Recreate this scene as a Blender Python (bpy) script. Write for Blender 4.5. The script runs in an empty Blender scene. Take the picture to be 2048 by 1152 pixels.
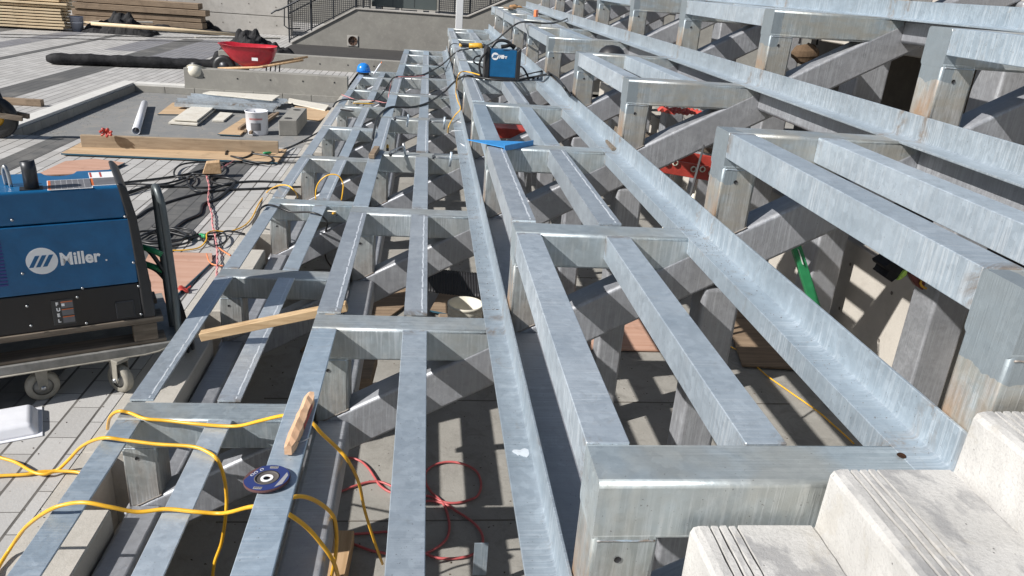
import bpy, bmesh, math, random
from mathutils import Vector, Matrix
random.seed(7)
rad = math.radians
scene = bpy.context.scene
col = scene.collection

# ------------------------------------------------------------------ camera, sky, sun, exposure
PF, PITCH, YAW, ROLL = 1535.0, .3812, .1277, .0761          # focal length in px of a 2048 wide frame, radians
cyw, syw = math.cos(YAW), math.sin(YAW)
_R = Vector((cyw, -syw, 0)); CF = Vector((syw*math.cos(PITCH), cyw*math.cos(PITCH), -math.sin(PITCH)))
_U = _R.cross(CF)
CR = math.cos(ROLL)*_R + math.sin(ROLL)*_U
CU = -math.sin(ROLL)*_R + math.cos(ROLL)*_U
cam_d = bpy.data.cameras.new('camera'); cam = bpy.data.objects.new('camera', cam_d); col.objects.link(cam)
cam_d.sensor_width = 36; cam_d.lens = PF/2048*36; cam_d.clip_start = .02; cam_d.clip_end = 400
cam.matrix_world = Matrix(((CR.x, CU.x, -CF.x, 0), (CR.y, CU.y, -CF.y, 0), (CR.z, CU.z, -CF.z, 0), (0, 0, 0, 1)))
scene.camera = cam
scene.view_settings.view_transform = 'Standard'; scene.view_settings.look = 'None'
scene.view_settings.exposure = 0.42; scene.view_settings.gamma = 1
SUN = Vector((1, .48, -.815)).normalized()                  # direction the light travels
elev = math.asin(-SUN.z); az = math.atan2(-SUN.x, -SUN.y)   # azimuth of the sun, clockwise from +Y
w = bpy.data.worlds.new("World"); scene.world = w; w.use_nodes = True
nt = w.node_tree; bg = nt.nodes['Background']; sky = nt.nodes.new('ShaderNodeTexSky')
sky.sky_type = 'NISHITA'; sky.sun_disc = False; sky.sun_elevation = elev; sky.sun_rotation = az
nt.links.new(sky.outputs[0], bg.inputs[0]); bg.inputs[1].default_value = .052
sd = bpy.data.lights.new('sun', 'SUN'); sd.energy = 5.0; sd.angle = rad(.5); sd.color = (1, .965, .92)
so = bpy.data.objects.new('sun', sd); col.objects.link(so); so.rotation_euler = SUN.to_track_quat('-Z', 'Y').to_euler()
so.location = (-8, -2, 8)

# ------------------------------------------------------------------ helpers
def at(px, py, x=None, y=None, z=None):
    """world point seen at a measured pixel of the 2048 px photo, on the plane x=, y= or z="""
    d = CF + (px-1024)/PF*CR + (576-py)/PF*CU
    t = x/d.x if x is not None else (y/d.y if y is not None else z/d.z)
    return d*t

def tag(o, label=None, cat=None, group=None, kind=None):
    if label: o['label'] = label
    if cat: o['category'] = cat
    if group: o['group'] = group
    if kind: o['kind'] = kind
    return o

def empty(name, loc=(0, 0, 0), rz=0, label=None, cat=None, group=None, s=1):
    o = bpy.data.objects.new(name, None); col.objects.link(o); o.scale = (s, s, s)
    o.location = loc; o.rotation_euler = (0, 0, rz); o.empty_display_size = .05
    return tag(o, label, cat, group)

def copy_tree(o, parent=None):
    c = o.copy(); col.objects.link(c); c.parent = parent
    for ch in list(o.children): copy_tree(ch, c)
    return c

class MB:
    def __init__(s): s.bm = bmesh.new()
    def poly(s, vs, fs, smooth=False):
        b = [s.bm.verts.new(v) for v in vs]
        for f in fs:
            try:
                q = s.bm.faces.new([b[i] for i in f]); q.smooth = smooth
            except ValueError: pass
        return s
    def box(s, x0, x1, y0, y1, z0, z1):
        v = [(x0, y0, z0), (x1, y0, z0), (x1, y1, z0), (x0, y1, z0), (x0, y0, z1), (x1, y0, z1), (x1, y1, z1), (x0, y1, z1)]
        return s.poly(v, [(0, 3, 2, 1), (4, 5, 6, 7), (0, 1, 5, 4), (1, 2, 6, 5), (2, 3, 7, 6), (3, 0, 4, 7)])
    def obox(s, c, a, b, n, la, lb, ln):
        """box centred at c, unit axes a, b, n and full lengths"""
        c = Vector(c); a = Vector(a)*la/2; b = Vector(b)*lb/2; n = Vector(n)*ln/2
        v = [c+i*a+j*b+k*n for k in (-1, 1) for i, j in ((-1, -1), (1, -1), (1, 1), (-1, 1))]
        return s.poly(v, [(0, 3, 2, 1), (4, 5, 6, 7), (0, 1, 5, 4), (1, 2, 6, 5), (2, 3, 7, 6), (3, 0, 4, 7)])
    def bar(s, p, q, wd, ht, up=(0, 0, 1)):
        p = Vector(p); q = Vector(q); a = (q-p).normalized(); b = Vector(up).cross(a).normalized(); n = a.cross(b)
        return s.obox((p+q)/2, a, b, n, (q-p).length, wd, ht)
    def prism(s, pts, d, ax='y'):
        """polygon pts extruded from d[0] to d[1]; pts are (x,z) for ax y, (x,y) for ax z, (y,z) for ax x"""
        def P(p, t): return {'y': (p[0], t, p[1]), 'z': (p[0], p[1], t), 'x': (t, p[0], p[1])}[ax]
        n = len(pts); v = [P(p, d[0]) for p in pts]+[P(p, d[1]) for p in pts]
        f = [tuple(range(n)), tuple(range(2*n-1, n-1, -1))]+[(i, n+i, n+(i+1) % n, (i+1) % n) for i in range(n)]
        return s.poly(v, f)
    def rtube(s, a0, a1, b0, b1, t0, t1, r, ax='x', n=5, foot=None):
        """rounded hollow-section: rectangle a0..a1 x b0..b1 with corner radius r, run from t0 to t1"""
        pr = []
        for cx_, cy_, st_ in ((a1-r, b1-r, 0), (a0+r, b1-r, 1), (a0+r, b0+r, 2), (a1-r, b0+r, 3)):
            for i in range(n+1):
                t = (st_+i/n)*math.pi/2; pr.append((cx_+r*math.cos(t), cy_+r*math.sin(t)))
        P = {'x': lambda q, t: (t, q[0], q[1]), 'y': lambda q, t: (q[0], t, q[1]), 'z': lambda q, t: (q[0], q[1], t)}[ax]
        m = len(pr); va = [s.bm.verts.new(P(q, foot(q) if foot else t0)) for q in pr]; vb = [s.bm.verts.new(P(q, t1)) for q in pr]
        for i in range(m):
            f = s.bm.faces.new((va[i], va[(i+1) % m], vb[(i+1) % m], vb[i])); f.smooth = (i % (n+1)) != n
        s.bm.faces.new(va[::-1]); s.bm.faces.new(vb); return s
    def tube(s, pts, r, n=8, closed=False, cap=True, radii=None):
        pts = [Vector(p) for p in pts]; m = len(pts); prev = None; rings = []
        for i, p in enumerate(pts):
            t = (pts[(i+1) % m]-pts[i-1]) if closed else (pts[min(i+1, m-1)]-pts[max(i-1, 0)])
            if t.length < 1e-9: t = Vector((0, 0, 1))
            t.normalize()
            if prev is None:
                u = t.orthogonal().normalized()
            else:
                u = (prev-t*prev.dot(t))
                u = u.normalized() if u.length > 1e-6 else t.orthogonal().normalized()
            prev = u; vv = t.cross(u); rr = radii[i] if radii else r
            rings.append([s.bm.verts.new(p+rr*(math.cos(2*math.pi*j/n)*u+math.sin(2*math.pi*j/n)*vv)) for j in range(n)])
        for i in range(m if closed else m-1):
            a, b = rings[i], rings[(i+1) % m]
            for j in range(n):
                f = s.bm.faces.new((a[j], a[(j+1) % n], b[(j+1) % n], b[j])); f.smooth = True
        if cap and not closed:
            s.bm.faces.new(rings[0][::-1]); s.bm.faces.new(rings[-1])
        return s
    def lathe(s, prof, c=(0, 0, 0), n=24, axis=(0, 0, 1), smooth=True):
        ax = Vector(axis).normalized(); u = ax.orthogonal().normalized(); v = ax.cross(u); c = Vector(c); rings = []
        for r, h in prof:
            if r < 1e-6: rings.append([s.bm.verts.new(c+ax*h)])
            else: rings.append([s.bm.verts.new(c+ax*h+r*(math.cos(2*math.pi*j/n)*u+math.sin(2*math.pi*j/n)*v)) for j in range(n)])
        for a, b in zip(rings[:-1], rings[1:]):
            for j in range(n):
                k = (j+1) % n
                if len(a) == 1 and len(b) == 1: continue
                q = (a[0], b[k], b[j]) if len(a) == 1 else ((a[j], a[k], b[0]) if len(b) == 1 else (a[j], a[k], b[k], b[j]))
                f = s.bm.faces.new(q); f.smooth = smooth
        return s
    def grid(s, f, nu, nv, smooth=True):
        g = [[s.bm.verts.new(f(i/nu, j/nv)) for j in range(nv+1)] for i in range(nu+1)]
        for i in range(nu):
            for j in range(nv):
                q = s.bm.faces.new((g[i][j], g[i+1][j], g[i+1][j+1], g[i][j+1])); q.smooth = smooth
        return s
    def build(s, name, mat, parent=None, bevel=0, seg=2, loc=None, solid=0):
        bmesh.ops.recalc_face_normals(s.bm, faces=s.bm.faces)
        me = bpy.data.meshes.new(name); s.bm.to_mesh(me); s.bm.free()
        for m in (mat if isinstance(mat, (list, tuple)) else [mat]): me.materials.append(m)
        o = bpy.data.objects.new(name, me); col.objects.link(o); o.parent = parent
        if loc is not None: o.location = loc
        if solid:
            m = o.modifiers.new('thickness', 'SOLIDIFY'); m.thickness = solid; m.offset = 0
        if bevel:
            m = o.modifiers.new('bevel', 'BEVEL'); m.width = bevel; m.segments = seg; m.limit_method = 'ANGLE'; m.angle_limit = rad(40)
            if seg > 1:
                for p in me.polygons: p.use_smooth = True
                m.harden_normals = True
        return o

def spline(pts, n=8, closed=False):
    P = [Vector(p) for p in pts]; out = []; m = len(P)
    rng = range(m if closed else m-1)
    for i in rng:
        p0 = P[(i-1) % m] if closed or i > 0 else P[0]*2-P[1]
        p1 = P[i]; p2 = P[(i+1) % m]
        p3 = P[(i+2) % m] if closed or i+2 < m else P[-1]*2-P[-2]
        for j in range(n):
            t = j/n
            out.append(.5*((2*p1)+(p2-p0)*t+(2*p0-5*p1+4*p2-p3)*t*t+(3*p1-p0-3*p2+p3)*t*t*t))
    if not closed: out.append(P[-1])
    return out

# ------------------------------------------------------------------ materials
def mat(name, base, rough=.6, metal=0, spec=.5):
    m = bpy.data.materials.new(name); m.use_nodes = True; n = m.node_tree.nodes; p = n['Principled BSDF']
    p.inputs['Base Color'].default_value = (*base, 1); p.inputs['Roughness'].default_value = rough
    p.inputs['Metallic'].default_value = metal; p.inputs['Specular IOR Level'].default_value = spec
    return m
class NG:
    def __init__(s, m): s.t = m.node_tree; s.p = s.t.nodes['Principled BSDF']; s.tc = s.t.nodes.new('ShaderNodeTexCoord')
    def n(s, ty, **k):
        o = s.t.nodes.new(ty)
        for a, b in k.items(): setattr(o, a, b)
        return o
    def l(s, a, b): s.t.links.new(a, b)
    def co(s, scale=(1, 1, 1), kind='Object', rot=(0, 0, 0)):
        mp = s.n('ShaderNodeMapping'); mp.inputs['Scale'].default_value = scale; mp.inputs['Rotation'].default_value = rot
        if kind == 'World':
            g = s.n('ShaderNodeNewGeometry'); s.l(g.outputs['Position'], mp.inputs[0])
        else: s.l(s.tc.outputs[kind], mp.inputs[0])
        return mp.outputs[0]
    def noise(s, co, scale, detail=4, rough=.55, dist=0):
        o = s.n('ShaderNodeTexNoise'); s.l(co, o.inputs['Vector'])
        o.inputs['Scale'].default_value = scale; o.inputs['Detail'].default_value = detail
        o.inputs['Roughness'].default_value = rough; o.inputs['Distortion'].default_value = dist
        return o.outputs['Fac']
    def voro(s, co, scale, out='Color', feature='F1'):
        o = s.n('ShaderNodeTexVoronoi'); o.feature = feature; s.l(co, o.inputs['Vector']); o.inputs['Scale'].default_value = scale
        return o.outputs[out]
    def ramp(s, f, stops):
        o = s.n('ShaderNodeValToRGB'); s.l(f, o.inputs[0]); e = o.color_ramp.elements
        while len(e) < len(stops): e.new(.5)
        for q, (a, c) in zip(e, stops):
            q.position = a; q.color = (c, c, c, 1) if not isinstance(c, tuple) else (*c, 1)
        return o.outputs[0]
    def mix(s, f, a, b, bt='MIX'):
        o = s.n('ShaderNodeMix', data_type='RGBA', blend_type=bt)
        if isinstance(f, (int, float)): o.inputs[0].default_value = f
        else: s.l(f, o.inputs[0])
        for i, v in ((6, a), (7, b)):
            if isinstance(v, tuple): o.inputs[i].default_value = (*v, 1)
            else: s.l(v, o.inputs[i])
        return o.outputs[2]
    def math(s, op, a, b=0.0, clamp=False):
        o = s.n('ShaderNodeMath', operation=op, use_clamp=clamp)
        for i, v in ((0, a), (1, b)):
            if isinstance(v, (int, float)): o.inputs[i].default_value = v
            else: s.l(v, o.inputs[i])
        return o.outputs[0]
    def sep(s, co):
        o = s.n('ShaderNodeSeparateXYZ'); s.l(co, o.inputs[0]); return o.outputs
    def color(s, c): s.l(c, s.p.inputs['Base Color'])
    def rough(s, c): s.l(c, s.p.inputs['Roughness'])
    def bump(s, h, strength=.3, dist=.01):
        o = s.n('ShaderNodeBump'); o.inputs['Strength'].default_value = strength; o.inputs['Distance'].default_value = dist
        s.l(h, o.inputs['Height']); s.l(o.outputs[0], s.p.inputs['Normal'])

def galvanized(name, a=(.36, .44, .51), b=(.49, .57, .64), metal=.5, dirt=.16, rough0=.38, warm=0.0, lines=True, runs=.42):
    m = mat(name, a, .45, metal); g = NG(m)
    W = g.co(kind='World')
    big = g.noise(W, 3.2, 6, .68, .4); fine = g.noise(W, 60, 3, .6)
    sp = g.sep(g.voro(W, 42))[0]; sp2 = g.sep(g.voro(W, 17))[1]
    geo = g.n('ShaderNodeNewGeometry'); nz = g.sep(geo.outputs['Normal'])[2]
    up = g.math('GREATER_THAN', g.math('ABSOLUTE', nz), .6)
    drip = g.ramp(g.noise(g.co((90, 90, 4), 'World'), 1, 4, .65), [(.47, 0), (.60, 1)])        # runs on upright faces
    brush = g.ramp(g.noise(g.co((3, 150, 4), 'World'), 1, 4, .75), [(.46, 0), (.64, 1)])         # mill marks across the rails
    part = g.ramp(g.noise(W, 1.7, 3, .6), [(.38, .1), (.62, 1)])                                 # marks come and go along the steel
    c = g.mix(g.ramp(big, [(.25, 0), (.75, 1)]), a, b)
    c = g.mix(g.math('MULTIPLY', sp, .22), c, tuple(min(.85, x*1.3) for x in b))
    c = g.mix(g.math('MULTIPLY', sp2, .12), c, tuple(x*.7 for x in a))
    c = g.mix(g.math('MULTIPLY', g.ramp(g.noise(W, 14, 5, .75, .9), [(.48, 0), (.66, 1)]), .14), c, tuple(x*.58 for x in a))
    run = g.math('MULTIPLY', g.mix(up, drip, brush), part)
    c = g.mix(g.math('MULTIPLY', run, runs), c, (.74, .79, .83))
    chalk = g.ramp(g.noise(W, 6.5, 6, .8, 1.5), [(.60, 0), (.70, 1)])
    c = g.mix(g.math('MULTIPLY', chalk, .22), c, (.70, .74, .77))
    wear = g.ramp(g.noise(g.co((1, 1, 1), 'World'), 7, 6, .78, 1.4), [(.58, 0), (.72, 1)])
    c = g.mix(g.math('MULTIPLY', wear, dirt), c, (.26, .215, .165))
    if lines:   # heat tint and rust beside the welds at every frame line
        o = g.sep(W); fr = g.math('FRACT', g.math('ADD', g.math('DIVIDE', g.math('SUBTRACT', o[1], Y0-.075), S), .5))
        dd = g.math('ABSOLUTE', g.math('SUBTRACT', g.math('MULTIPLY', g.math('ABSOLUTE', g.math('SUBTRACT', fr, .5)), S), .078))
        near = g.ramp(dd, [(.0, 1), (.055, 0)])
        st = g.math('MULTIPLY', near, g.ramp(g.noise(W, 8, 5, .75, 1.0), [(.47, 0), (.62, 1)]))
        c = g.mix(g.math('MULTIPLY', st, .75), c, g.mix(fine, (.34, .22, .11), (.17, .11, .07)))
    if warm:
        dg = g.ramp(g.noise(g.co((26, 3, 5), 'World', (0, .45, 0)), 1, 3, .6), [(.52, 0), (.60, 1)])
        c = g.mix(g.math('MULTIPLY', g.math('MULTIPLY', dg, g.math('SUBTRACT', 1.0, up)), .30), c, (.60, .64, .64))
        c = g.mix(g.math('MULTIPLY', g.ramp(g.noise(W, 2.6, 4, .6), [(.45, 0), (.62, 1)]), warm), c, (.38, .355, .29))
    specks = g.ramp(g.noise(W, 130, 2, .5), [(.71, 0), (.74, 1)])
    c = g.mix(g.math('MULTIPLY', specks, .6), c, (.12, .11, .10))
    oi = g.n('ShaderNodeObjectInfo'); hs = g.n('ShaderNodeHueSaturation'); g.l(c, hs.inputs['Color'])      # every piece came out of the bath a little different
    g.l(g.math('ADD', g.math('MULTIPLY', oi.outputs['Random'], .20), .90), hs.inputs['Value']); g.l(g.math('ADD', g.math('MULTIPLY', g.math('FRACT', g.math('MULTIPLY', oi.outputs['Random'], 7.3)), .4), .72), hs.inputs['Saturation'])
    c = hs.outputs[0]
    g.color(c)
    g.rough(g.math('ADD', g.math('MULTIPLY', big, .34), g.math('ADD', g.math('MULTIPLY', sp, .14), rough0-.18)))
    g.bump(g.math('ADD', g.math('MULTIPLY', fine, .6), g.math('MULTIPLY', run, .5)), .35, .0025)
    return m
M = {}
X0, RUN, Z0, RISE, Y0, S = -1.272, .8264, -1.8545, .45, 3.1197, 1.6743      # tier 1 rail edge, tier run and rise, frame spacing
M['galv'] = galvanized('galvanized_steel', (.335, .415, .485), (.46, .54, .61), dirt=.22)
M['galv_angle'] = galvanized('weathered_angle_steel', (.30, .36, .41), (.40, .465, .52), dirt=.40)
M['zinc_run'] = mat('zinc_run', (.66, .70, .74), .5, .3)
M['galv_new'] = galvanized('bright_galvanized_steel', (.42, .47, .52), (.55, .61, .66), .6, .15, .34)
M['galv_dull'] = galvanized('dull_galvanized_steel', (.28, .29, .315), (.385, .395, .42), .5, .2, .46, lines=False, runs=.22)
M['galv_cross'] = galvanized('greenish_galvanized_steel', (.30, .355, .385), (.40, .46, .49), .5, .2, .40, .45, lines=False)

def rusty(name):
    m = galvanized(name, (.27, .31, .32), (.36, .40, .41), .5, .3, .4, .2, False); g = NG(m)
    src = g.p.inputs['Base Color'].links[0].from_socket
    o = g.sep(g.co(kind='Object'))
    low = g.math('SUBTRACT', 1.0, g.math('MULTIPLY', o[2], 1.7), True)                            # post origin is at its foot
    n = g.noise(g.co((9, 9, 3), 'World'), 1.5, 5, .7)
    f = g.ramp(g.math('MULTIPLY', low, n), [(.22, 0), (.44, 1)])
    left = g.math('LESS_THAN', o[0], .004)
    c = g.mix(g.math('MULTIPLY', f, g.math('ADD', g.math('MULTIPLY', left, .55), .20)), src, g.mix(n, (.60, .42, .26), (.38, .18, .07)))
    g.color(c); return m
M['post'] = rusty('post_steel_with_rust')
def patched(src, name):
    m = src.copy(); m.name = name; g = NG(m); c0 = g.p.inputs['Base Color'].links[0].from_socket
    o = g.sep(g.co(kind='Object')); n = g.math('MULTIPLY', g.noise(g.co(kind='World'), 12, 3, .6), .06)
    f = g.math('MULTIPLY', g.math('GREATER_THAN', o[2], g.math('ADD', n, .24)), g.math('LESS_THAN', o[0], g.math('ADD', n, .03)))
    warm = g.math('MULTIPLY', g.ramp(g.noise(g.co((3, 3, 9), 'World'), 2.4, 4, .6), [(.42, 0), (.6, 1)]), .5)
    c = g.mix(warm, c0, (.40, .365, .30))
    g.color(g.mix(g.math('MULTIPLY', f, .9), c, (.27, .315, .345))); return m
M['post_p'] = patched(M['post'], 'post_steel_with_zinc_paint'); M['cross_p'] = patched(M['galv_cross'], 'cross_steel_with_zinc_paint')
m = M['zinc'] = mat('zinc_touch_up_paint', (.40, .44, .46), .55, .15); g = NG(m)
g.color(g.mix(g.ramp(g.noise(g.co(kind='World'), 8, 3), [(.35, 0), (.7, 1)]), (.38, .42, .44), (.43, .47, .49)))

def concrete(name, a, b, stain=(.2, .19, .16), pores=.5, joints=False, sc=1.0, form=False, splotch=.5):
    m = mat(name, a, .85, 0, .3); g = NG(m); W = g.co(kind='World')
    c = g.mix(g.ramp(g.noise(W, 2.2*sc, 6, .65), [(.3, 0), (.7, 1)]), a, b)
    c = g.mix(g.math('MULTIPLY', g.ramp(g.noise(W, 6*sc, 6, .75, .8), [(.5, 0), (.68, 1)]), splotch), c, stain)
    c = g.mix(g.math('MULTIPLY', g.noise(W, 90, 2, .8), .35), c, tuple(x*.6 for x in a))
    v = g.voro(W, 26*sc, 'Distance'); pr = g.ramp(v, [(.04, 1), (.075, 0)])
    pr = g.math('MULTIPLY', pr, g.ramp(g.noise(W, 3, 2), [(.5, 0), (.56, 1)]))
    c = g.mix(g.math('MULTIPLY', pr, pores), c, (.05, .045, .04))
    g.color(c)
    g.bump(g.math('SUBTRACT', g.noise(W, 45, 4, .7), g.math('MULTIPLY', pr, .8)), .35, .006)
    return m
M['weld'] = concrete('weld_metal', (.20, .18, .16), (.34, .31, .28), (.28, .13, .05), .2, sc=6)
M['conc_grey'] = concrete('grey_cast_concrete', (.25, .24, .22), (.33, .32, .29), (.40, .39, .35))
M['conc_white'] = concrete('whitish_curb_concrete', (.60, .59, .56), (.68, .67, .64), (.45, .44, .41), .2)
M['conc_light'] = concrete('light_cast_concrete', (.40, .38, .35), (.52, .50, .47), (.30, .29, .27), .6)
M['conc_wall'] = concrete('pale_retaining_wall_concrete', (.46, .43, .385), (.54, .505, .45), (.35, .32, .28), .8, splotch=.4)
M['conc_dark'] = concrete('dark_cast_concrete', (.14, .125, .11), (.19, .17, .15), (.22, .2, .17), .9)
M['conc_floor'] = concrete('dusty_slab_concrete', (.27, .26, .235), (.37, .355, .325), (.17, .16, .145), .3)
M['conc_curb'] = concrete('curb_concrete', (.42, .395, .355), (.52, .49, .44), (.34, .32, .28), .3)
m = M['step'] = mat('precast_step_concrete', (.5, .5, .5), .85, 0, .3); g = NG(m); W = g.co(kind='World')
c = g.mix(g.ramp(g.noise(W, 5, 4, .5), [(.35, 0), (.65, 1)]), (.43, .422, .405), (.53, .522, .505))
smear = g.ramp(g.noise(g.co((1, .55, 1), 'World', (0, 0, .5)), 8, 5, .62, .25), [(.50, 0), (.57, 1)])
nz_ = g.sep(g.n('ShaderNodeNewGeometry').outputs['Normal'])[2]
c = g.mix(g.math('MULTIPLY', smear, g.math('ADD', g.math('MULTIPLY', g.math('GREATER_THAN', nz_, .6), .52), .12)), c, (.25, .25, .255))
c = g.mix(g.math('MULTIPLY', g.ramp(g.noise(W, 150, 2, .7), [(.55, 0), (.62, 1)]), .30), c, (.30, .29, .28))
v = g.voro(W, 38, 'Distance'); pr = g.math('MULTIPLY', g.ramp(v, [(.05, 1), (.09, 0)]), g.ramp(g.noise(W, 9, 2), [(.50, 0), (.55, 1)]))
c = g.mix(g.math('MULTIPLY', pr, .75), c, (.10, .095, .09))
ow = g.sep(g.co(kind='World'))
c = g.mix(g.math('MULTIPLY', g.ramp(g.noise(W, 3.5, 5, .8, .6), [(.56, 0), (.60, 1)]), .35), c, (.40, .375, .33))
g.color(c); g.bump(g.math('SUBTRACT', g.noise(W, 70, 5, .75), g.math('MULTIPLY', pr, .8)), .5, .006)

def wood(name, a, b, axis='x', rough=.75, sc=1.0):
    m = mat(name, a, rough, 0, .3); g = NG(m)
    s = {'x': (1.2, 22, 22), 'y': (22, 1.2, 22), 'z': (22, 22, 1.2)}[axis]
    f = g.noise(g.co(tuple(v*sc for v in s)), 1.5, 5, .65, .5)
    c = g.mix(g.ramp(f, [(.35, 0), (.65, 1)]), a, b)
    c = g.mix(g.math('MULTIPLY', g.ramp(g.noise(g.co(), 4, 4, .7), [(.55, 0), (.7, 1)]), .4), c, tuple(x*.5 for x in a))
    g.color(c); g.bump(f, .3, .003); return m
M['lumber_x'] = wood('pine_lumber', (.36, .24, .13), (.54, .39, .23), 'x')
M['lumber_y'] = wood('pine_lumber_long', (.40, .26, .14), (.58, .40, .24), 'y')
M['lumber_brown'] = wood('brown_plank', (.18, .13, .09), (.29, .22, .155), 'x')
M['lumber_pale'] = wood('pale_pine', (.62, .48, .31), (.76, .62, .42), 'x')
M['grove'] = mat('groove_dark', (.05, .045, .04), .9)
M['ply'] = wood('plywood', (.40, .27, .16), (.56, .41, .26), 'x', sc=.6)
M['ply_red'] = wood('red_faced_plywood', (.42, .24, .17), (.52, .33, .25), 'x', sc=.4)
M['ply_floor'] = wood('dirty_plywood', (.17, .12, .08), (.30, .22, .15), 'x', sc=.6)
M['white_board'] = concrete('white_board', (.60, .57, .50), (.72, .69, .62), (.42, .36, .27), .1)
M['old_wood'] = wood('weathered_pallet_wood', (.10, .08, .06), (.22, .18, .14), 'x')
M['blue_edge'] = mat('blue_plywood_edge', (.03, .09, .13), .6)
def plain(k, name, c, r=.5, me=0, sp=.5, var=.15):
    m = M[k] = mat(name, c, r, me, sp); g = NG(m)
    g.color(g.mix(g.ramp(g.noise(g.co(), 14, 4, .65), [(.35, 0), (.7, 1)]), tuple(x*(1-var) for x in c), tuple(min(1, x*(1+var)) for x in c)))
    return m
plain('rubber', 'black_cable_rubber', (.018, .019, .021), .42, 0, .5, .4)
plain('yellow', 'yellow_cord_jacket', (.78, .42, .03), .38, 0, .5, .1)
plain('red_cord', 'red_cord_jacket', (.46, .10, .10), .45)
plain('pink_cord', 'pink_twisted_cord', (.66, .27, .27), .5)
plain('orange_cord', 'orange_cord', (.80, .25, .10), .5)
plain('black', 'black_plastic', (.022, .022, .024), .45)
plain('darkmetal', 'dark_painted_steel', (.035, .038, .045), .4, .3)
plain('white_plastic', 'white_plastic', (.72, .73, .77), .35, 0, .5, .05)
plain('cream', 'cream_plastic', (.66, .63, .54), .4, 0, .5, .1)
plain('blue_paint', 'blue_powder_coat', (.008, .105, .25), .32, 0, .5, .12)
plain('red_paint', 'red_paint', (.42, .055, .04), .42, 0, .5, .2)
plain('red_tray', 'crimson_tray_paint', (.46, .02, .035), .35, 0, .5, .15)
plain('blue_hat', 'bright_blue_plastic', (.02, .20, .62), .25, 0, .5, .05)
plain('blue_steel', 'bright_blue_enamel', (.04, .25, .58), .45, 0, .5, .12)
plain('green', 'green_plastic', (.03, .26, .10), .4, 0, .5, .15)
plain('fabric', 'black_geotextile', (.017, .017, .019), .75, 0, .3, .5)
plain('caster', 'beige_caster_rubber', (.25, .235, .20), .6, 0, .4, .2)
plain('cart', 'dusty_cart_steel', (.25, .245, .23), .55, .3, .5, .25)
plain('steel', 'bare_steel', (.42, .43, .44), .35, .85)
plain('white', 'white_vinyl', (.80, .80, .80), .45, 0, .5, .03)
plain('ink', 'black_ink', (.02, .02, .022), .5)
plain('orange_ink', 'orange_ink', (.55, .13, .03), .5)
plain('grey_ink', 'grey_print', (.14, .14, .15), .5)
plain('navy', 'navy_label', (.03, .04, .20), .5)
plain('tan', 'shaded_tan_canvas', (.11, .07, .04), .9)  # canvas darkened to carry the shade the tool bag hangs in
plain('skin_glove', 'tan_leather', (.36, .20, .09), .8)
plain('tool_yellow', 'tool_yellow_plastic', (.60, .33, .03), .45)
plain('brown_bottle', 'dark_red_leather', (.13, .03, .025), .5)
plain('hivis', 'hi_vis_trim', (.45, .70, .12), .6)
plain('chalk', 'thin_white_paint', (.52, .56, .60), .6)
plain('grit', 'dark_grit', (.12, .095, .075), .95, 0, .2, .5)
plain('hole_rust', 'rusted_burn', (.06, .028, .015), .9, 0, .2, .5)

# ------------------------------------------------------------------ the ground
TX = lambda i: X0+RUN*(i-1)
TZ = lambda i: Z0+RISE*(i-1)
YB = lambda k: Y0+S*k                # far face of frame line k
YF = lambda k: Y0+S*k-.150           # near face
CAM_SCALE = 1.127                            # factor scaling plaza, walls, stairs and cart about the camera at the origin
ZP, ZPIT, ZF = -2.22, -2.355, -2.93
CX = -1.29                          # inner face of the concrete curb under tier 1

def pavers(name, a, b, joint=(.055, .05, .045), rows=True):
    m = mat(name, a, .8, 0, .35); g = NG(m)
    br = g.n('ShaderNodeTexBrick'); W = g.co((1, 1, 1), 'World', (0, 0, math.pi/2)); W.node.inputs['Location'].default_value = (0, 1.46*1.127, 0)
    g.l(W, br.inputs[0]); br.offset = .5; br.inputs['Scale'].default_value = 1
    br.inputs['Brick Width'].default_value = .282; br.inputs['Row Height'].default_value = .1409
    br.inputs['Mortar Size'].default_value = .003; br.inputs['Mortar Smooth'].default_value = .3; br.inputs['Bias'].default_value = 0
    br.inputs['Color1'].default_value = (*a, 1); br.inputs['Color2'].default_value = (*b, 1); br.inputs['Mortar'].default_value = (*joint, 1)
    Wd = g.co(kind='World')
    c = g.mix(g.math('MULTIPLY', g.noise(Wd, 60, 3, .7), .35), br.outputs['Color'], tuple(x*.55 for x in a))
    # open joints between the long rows
    o = g.sep(Wd)
    fr = g.math('FRACT', g.math('DIVIDE', g.math('ADD', o[0], 1.46*1.127), .1409))
    row = g.math('LESS_THAN', g.math('ABSOLUTE', g.math('SUBTRACT', fr, g.math('MULTIPLY', g.noise(Wd, 2.5, 2), .04))), .055)
    c = g.mix(g.math('MULTIPLY', row, .9), c, joint)
    c = g.mix(g.math('MULTIPLY', g.ramp(g.noise(Wd, 1.3, 5, .7), [(.5, 0), (.7, 1)]), .3), c, (.36, .34, .31))
    g.color(c); g.bump(g.math('SUBTRACT', g.noise(Wd, 80, 2), row), .3, .004); return m
M['pav'] = pavers('light_pavers', (.39, .382, .37), (.50, .49, .475))
M['pav_dark'] = pavers('dark_pavers', (.105, .105, .105), (.125, .125, .122), (.05, .05, .05))
M['pav_blue'] = pavers('blue_grey_pavers', (.20, .20, .215), (.24, .24, .255))
M['asphalt'] = concrete('dark_membrane', (.05, .048, .047), (.065, .062, .06), (.08, .075, .07), .1)
M['pit'] = concrete('grey_membrane', (.20, .205, .205), (.25, .25, .245), (.33, .30, .26), .1, splotch=.8)

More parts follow.
